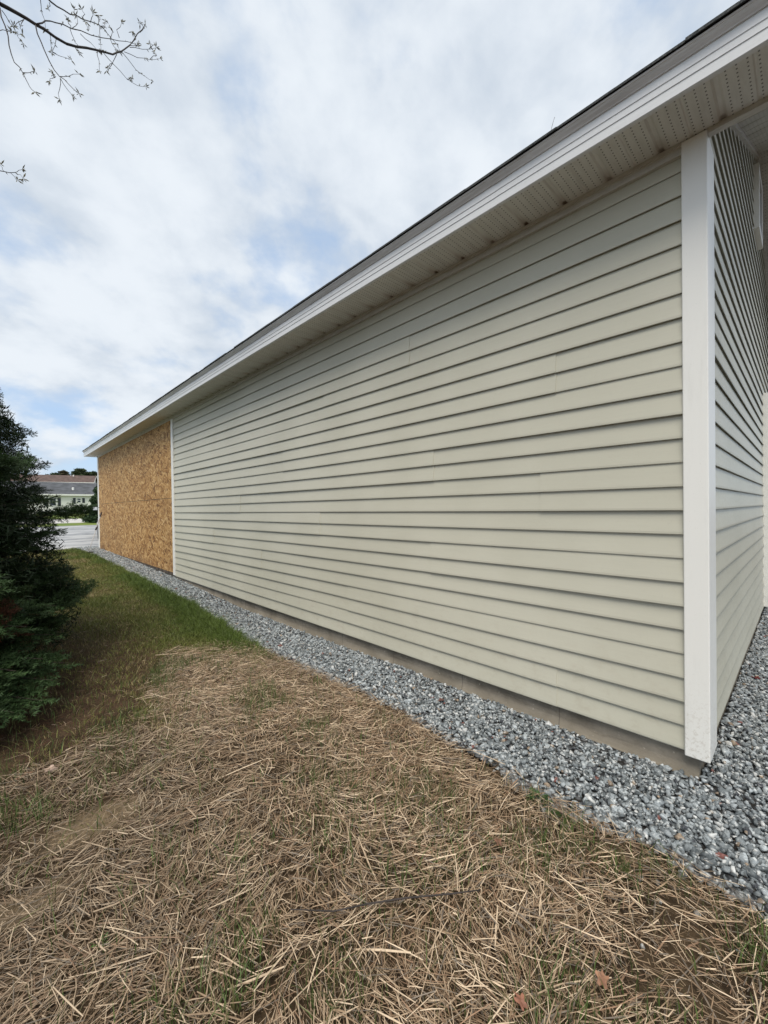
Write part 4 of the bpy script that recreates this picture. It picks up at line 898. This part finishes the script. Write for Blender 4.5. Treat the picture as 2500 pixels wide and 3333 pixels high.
# ------------------------------------------------------------------ houses behind
m = Mat('house_siding', .7); y_ = m.xyz()[2]; wv = m.math('FRACT', m.math('DIVIDE', y_, .12)); m.base(m.mix(m.math('MULTIPLY', m.rng(wv, .0, .25, 1, 0), .25), (.88, .86, .80), (.68, .66, .60))); m.bump(wv, .3, .01); M_HS = m.m
M_HS2 = simple('house_siding_pale', (.74, .70, .66), .7, .05); M_RG = simple('roof_grey', (.085, .09, .10), .9, .25, 1.4, .4, 9); M_RB = simple('roof_brown', (.115, .075, .062), .9, .25, 1.4, .4, 9)
M_SHUT = simple('shutter_dark', (.03, .035, .045), .6); M_SK = simple('skirting', (.42, .42, .38), .8, .2, 3)
def house(name, loc, rz, Lx, Dy, wz, ridge, mwall, mroof, wins, label, vents, ov=.35, skirt=True, doors=()):
    T = empty(name, loc, label, 'house', 'houses beyond the road', rz)
    MB().box((0, 0, .35 if skirt else 0), (Lx, Dy, wz)).build('wall', mwall, T)
    for x_ in (0, Lx-.1): MB().extrude([(0, wz), (Dy, wz), (Dy/2, ridge-.08)], lambda p: (x_, p[0], p[1]), lambda p: (x_+.1, p[0], p[1])).build('gable', mwall, T)
    if skirt: MB().box((.04, .04, -.3), (Lx-.04, Dy-.04, .345)).build('skirting', M_SK, T)
    mb = MB(); t = .10; s_ = (ridge-wz)/(Dy/2)
    for a, b in ((0, 1), (1, -1)):
        y0_, y1_ = (-ov, Dy/2) if a == 0 else (Dy+ov, Dy/2)
        mb.extrude([(y0_, wz-ov*s_), (y1_, ridge), (y1_, ridge+t), (y0_, wz-ov*s_+t)], lambda p: (-ov, p[0], p[1]), lambda p: (Lx+ov, p[0], p[1]))
    rf = mb.build('roof', mroof, T)
    MB().box((-ov, -ov-.03, wz-ov*s_-.06), (Lx+ov, -ov-.004, wz-ov*s_+.13)).build('fascia', M_WHITE, T)
    for s in (-1, 1):
        mb = MB(); xx = Lx+ov if s > 0 else -ov-.03
        mb.extrude([(-ov, wz-ov*s_-.08), (Dy/2, ridge-.08), (Dy+ov, wz-ov*s_-.08), (Dy+ov, wz-ov*s_+.11), (Dy/2, ridge+.11), (-ov, wz-ov*s_+.11)], lambda p: (xx+.002, p[0], p[1]), lambda p: (xx+.03, p[0], p[1])); mb.build('rake_board', M_WHITE, T)
    for (xv, f) in vents: zv = wz-ov*s_+(ridge-wz+ov*s_)*f; yv = -ov+(Dy/2+ov)*f; MB().tube([(xv, yv, zv), (xv, yv, zv+.38), (xv, yv, zv+.40)], [.13, .13, .08], 10).build('vent_pipe', M_WHITE, rf)
    for (xa, xb, za, zb, shut) in wins:
        f = MB(); q = .07
        f.box((xa, -.05, za), (xa+q, -.005, zb)); f.box((xb-q, -.05, za), (xb, -.005, zb)); f.box((xa+q, -.05, za), (xb-q, -.005, za+q)); f.box((xa+q, -.05, zb-q), (xb-q, -.005, zb)); f.box((xa+q, -.045, (za+zb)/2-.03), (xb-q, -.005, (za+zb)/2+.03))
        f.box(((xa+xb)/2-.012, -.04, (za+zb)/2+.03), ((xa+xb)/2+.012, -.018, zb-q))
        wo = f.build('window', M_WHITE, T); MB().box((xa+q, -.016, za+q), (xb-q, -.006, zb-q)).build('pane', M_GLASS, wo)
        if shut:
            sw = shut
            for x_ in (xa-.12-sw, xb+.12): MB().box((x_, -.045, za), (x_+sw, -.005, zb)).build('shutter', M_SHUT, T)
    return T
z65 = .92
house('white_house', (-2.0, 65, z65), R(-1.0), 19.5, 9, 2.50, 4.15, M_HS, M_RG, [(9.93, 10.38, 1.40, 2.03, .27), (12.0, 12.5, 1.4, 2.03, .3), (7.2, 7.9, 1.0, 2.0, .3), (3, 3.9, 1.2, 2.03, .3)], 'single-storey cream house with a grey roof and dark shutters', [(9.72, .38)], skirt=True)
th = R(-14)
def h2x(xw): return (xw-1.0)/math.cos(th)
house('white_house', (1.0, 110+(16.3-1.0)*math.tan(-th), 2.2), th, (16.3-1.0)/math.cos(th), 9.5, 5.45, 7.2, M_HS2, M_RB, [(h2x(12.3), h2x(12.8), 4.2, 5.05, 0), (h2x(11.8), h2x(12.1), 4.2, 5.05, 0), (h2x(14.7), h2x(15.2), 4.2, 5.05, .15), (h2x(10.1), h2x(10.4), 4.2, 5.05, .15), (h2x(12.95), h2x(13.25), 4.2, 5.05, 0)], 'two-storey pale house with a brown roof rising behind the grey roof', [(h2x(12.55), .88)], skirt=False)

# ------------------------------------------------------------------ background conifers and wood
def conifer(name, x, y, h, r, label, n=26000, colr=(.028, .055, .020)):
    z0 = float(zg(y)); T = empty(name, (x, y, z0), label, 'tree', None); MB().tube([(0, 0, -.1), (0, 0, h*.9)], [.12, .02], 8).build('trunk', M_BARK, T)
    t = rng.random(n)**1.25; rad = r*(1-t)**.85*(.72+.28*np.abs(np.sin(t*h*5.2+rng.normal(0, .15, n)))); az = rng.uniform(0, 6.283, n); rad = rad*(1+.13*np.sin(az*7+t*9))
    q = rad*rng.uniform(.55, 1.0, n); P = np.stack([q*np.cos(az), q*np.sin(az), .08+t*h-.10*q], 1)
    leafcloud('crown', P, .13, np.array(colr)*rng.uniform(.5, 1.7, (n, 1)), M_NEEDLE, T)
conifer('spruce_tree', 5.5, 32.3, 3.5, 1.32, 'cone-shaped dark spruce beside the road, partly behind the garage corner')
def wood():
    Ps = []; Cs = []
    for i in range(60):
        x = 9+i*1.0+rng.normal(0, .4); y = 150+rng.uniform(-3, 6); top = 13.4+rng.normal(0, .5)+np.interp(x, [10, 14, 16], [-3.0, -.9, 0]); base_ = 5.0; n = 2600
        zt = rng.random(n); P = np.stack([x+rng.normal(0, 1, n)*(1.5*(1-zt*.8)), y+rng.normal(0, 1, n)*1.3*(1-zt*.7), base_+zt*(top-base_)], 1); Ps.append(P)
        c = np.array([.045, .065, .026]) if rng.random() < .85 else np.array([.07, .06, .03]); c2 = np.array([.10, .055, .035]); f = (zt > .75)[:, None]
        Cs.append(np.where(f, c, c*.5+c2*.5)*rng.uniform(.6, 1.4, (n, 1)))
    P = np.concatenate(Ps); o = leafcloud('far_wood', P, .55, np.concatenate(Cs), M_NEEDLE); tag(o, 'dark treeline of evergreens on the rise behind the brown roof', 'wood', kind='stuff')
wood()
# low shrub line at the foot of the cream house
n = 3000; P = np.stack([rng.uniform(4, 12, n), 64.6+rng.normal(0, .15, n), .93+np.abs(rng.normal(0, .12, n))], 1); o = leafcloud('low_planting', P, .12, np.array([.06, .09, .03])*rng.uniform(.5, 1.5, (n, 1)), M_NEEDLE); tag(o, 'low green planting along the foot of the cream house', 'plants', kind='stuff')
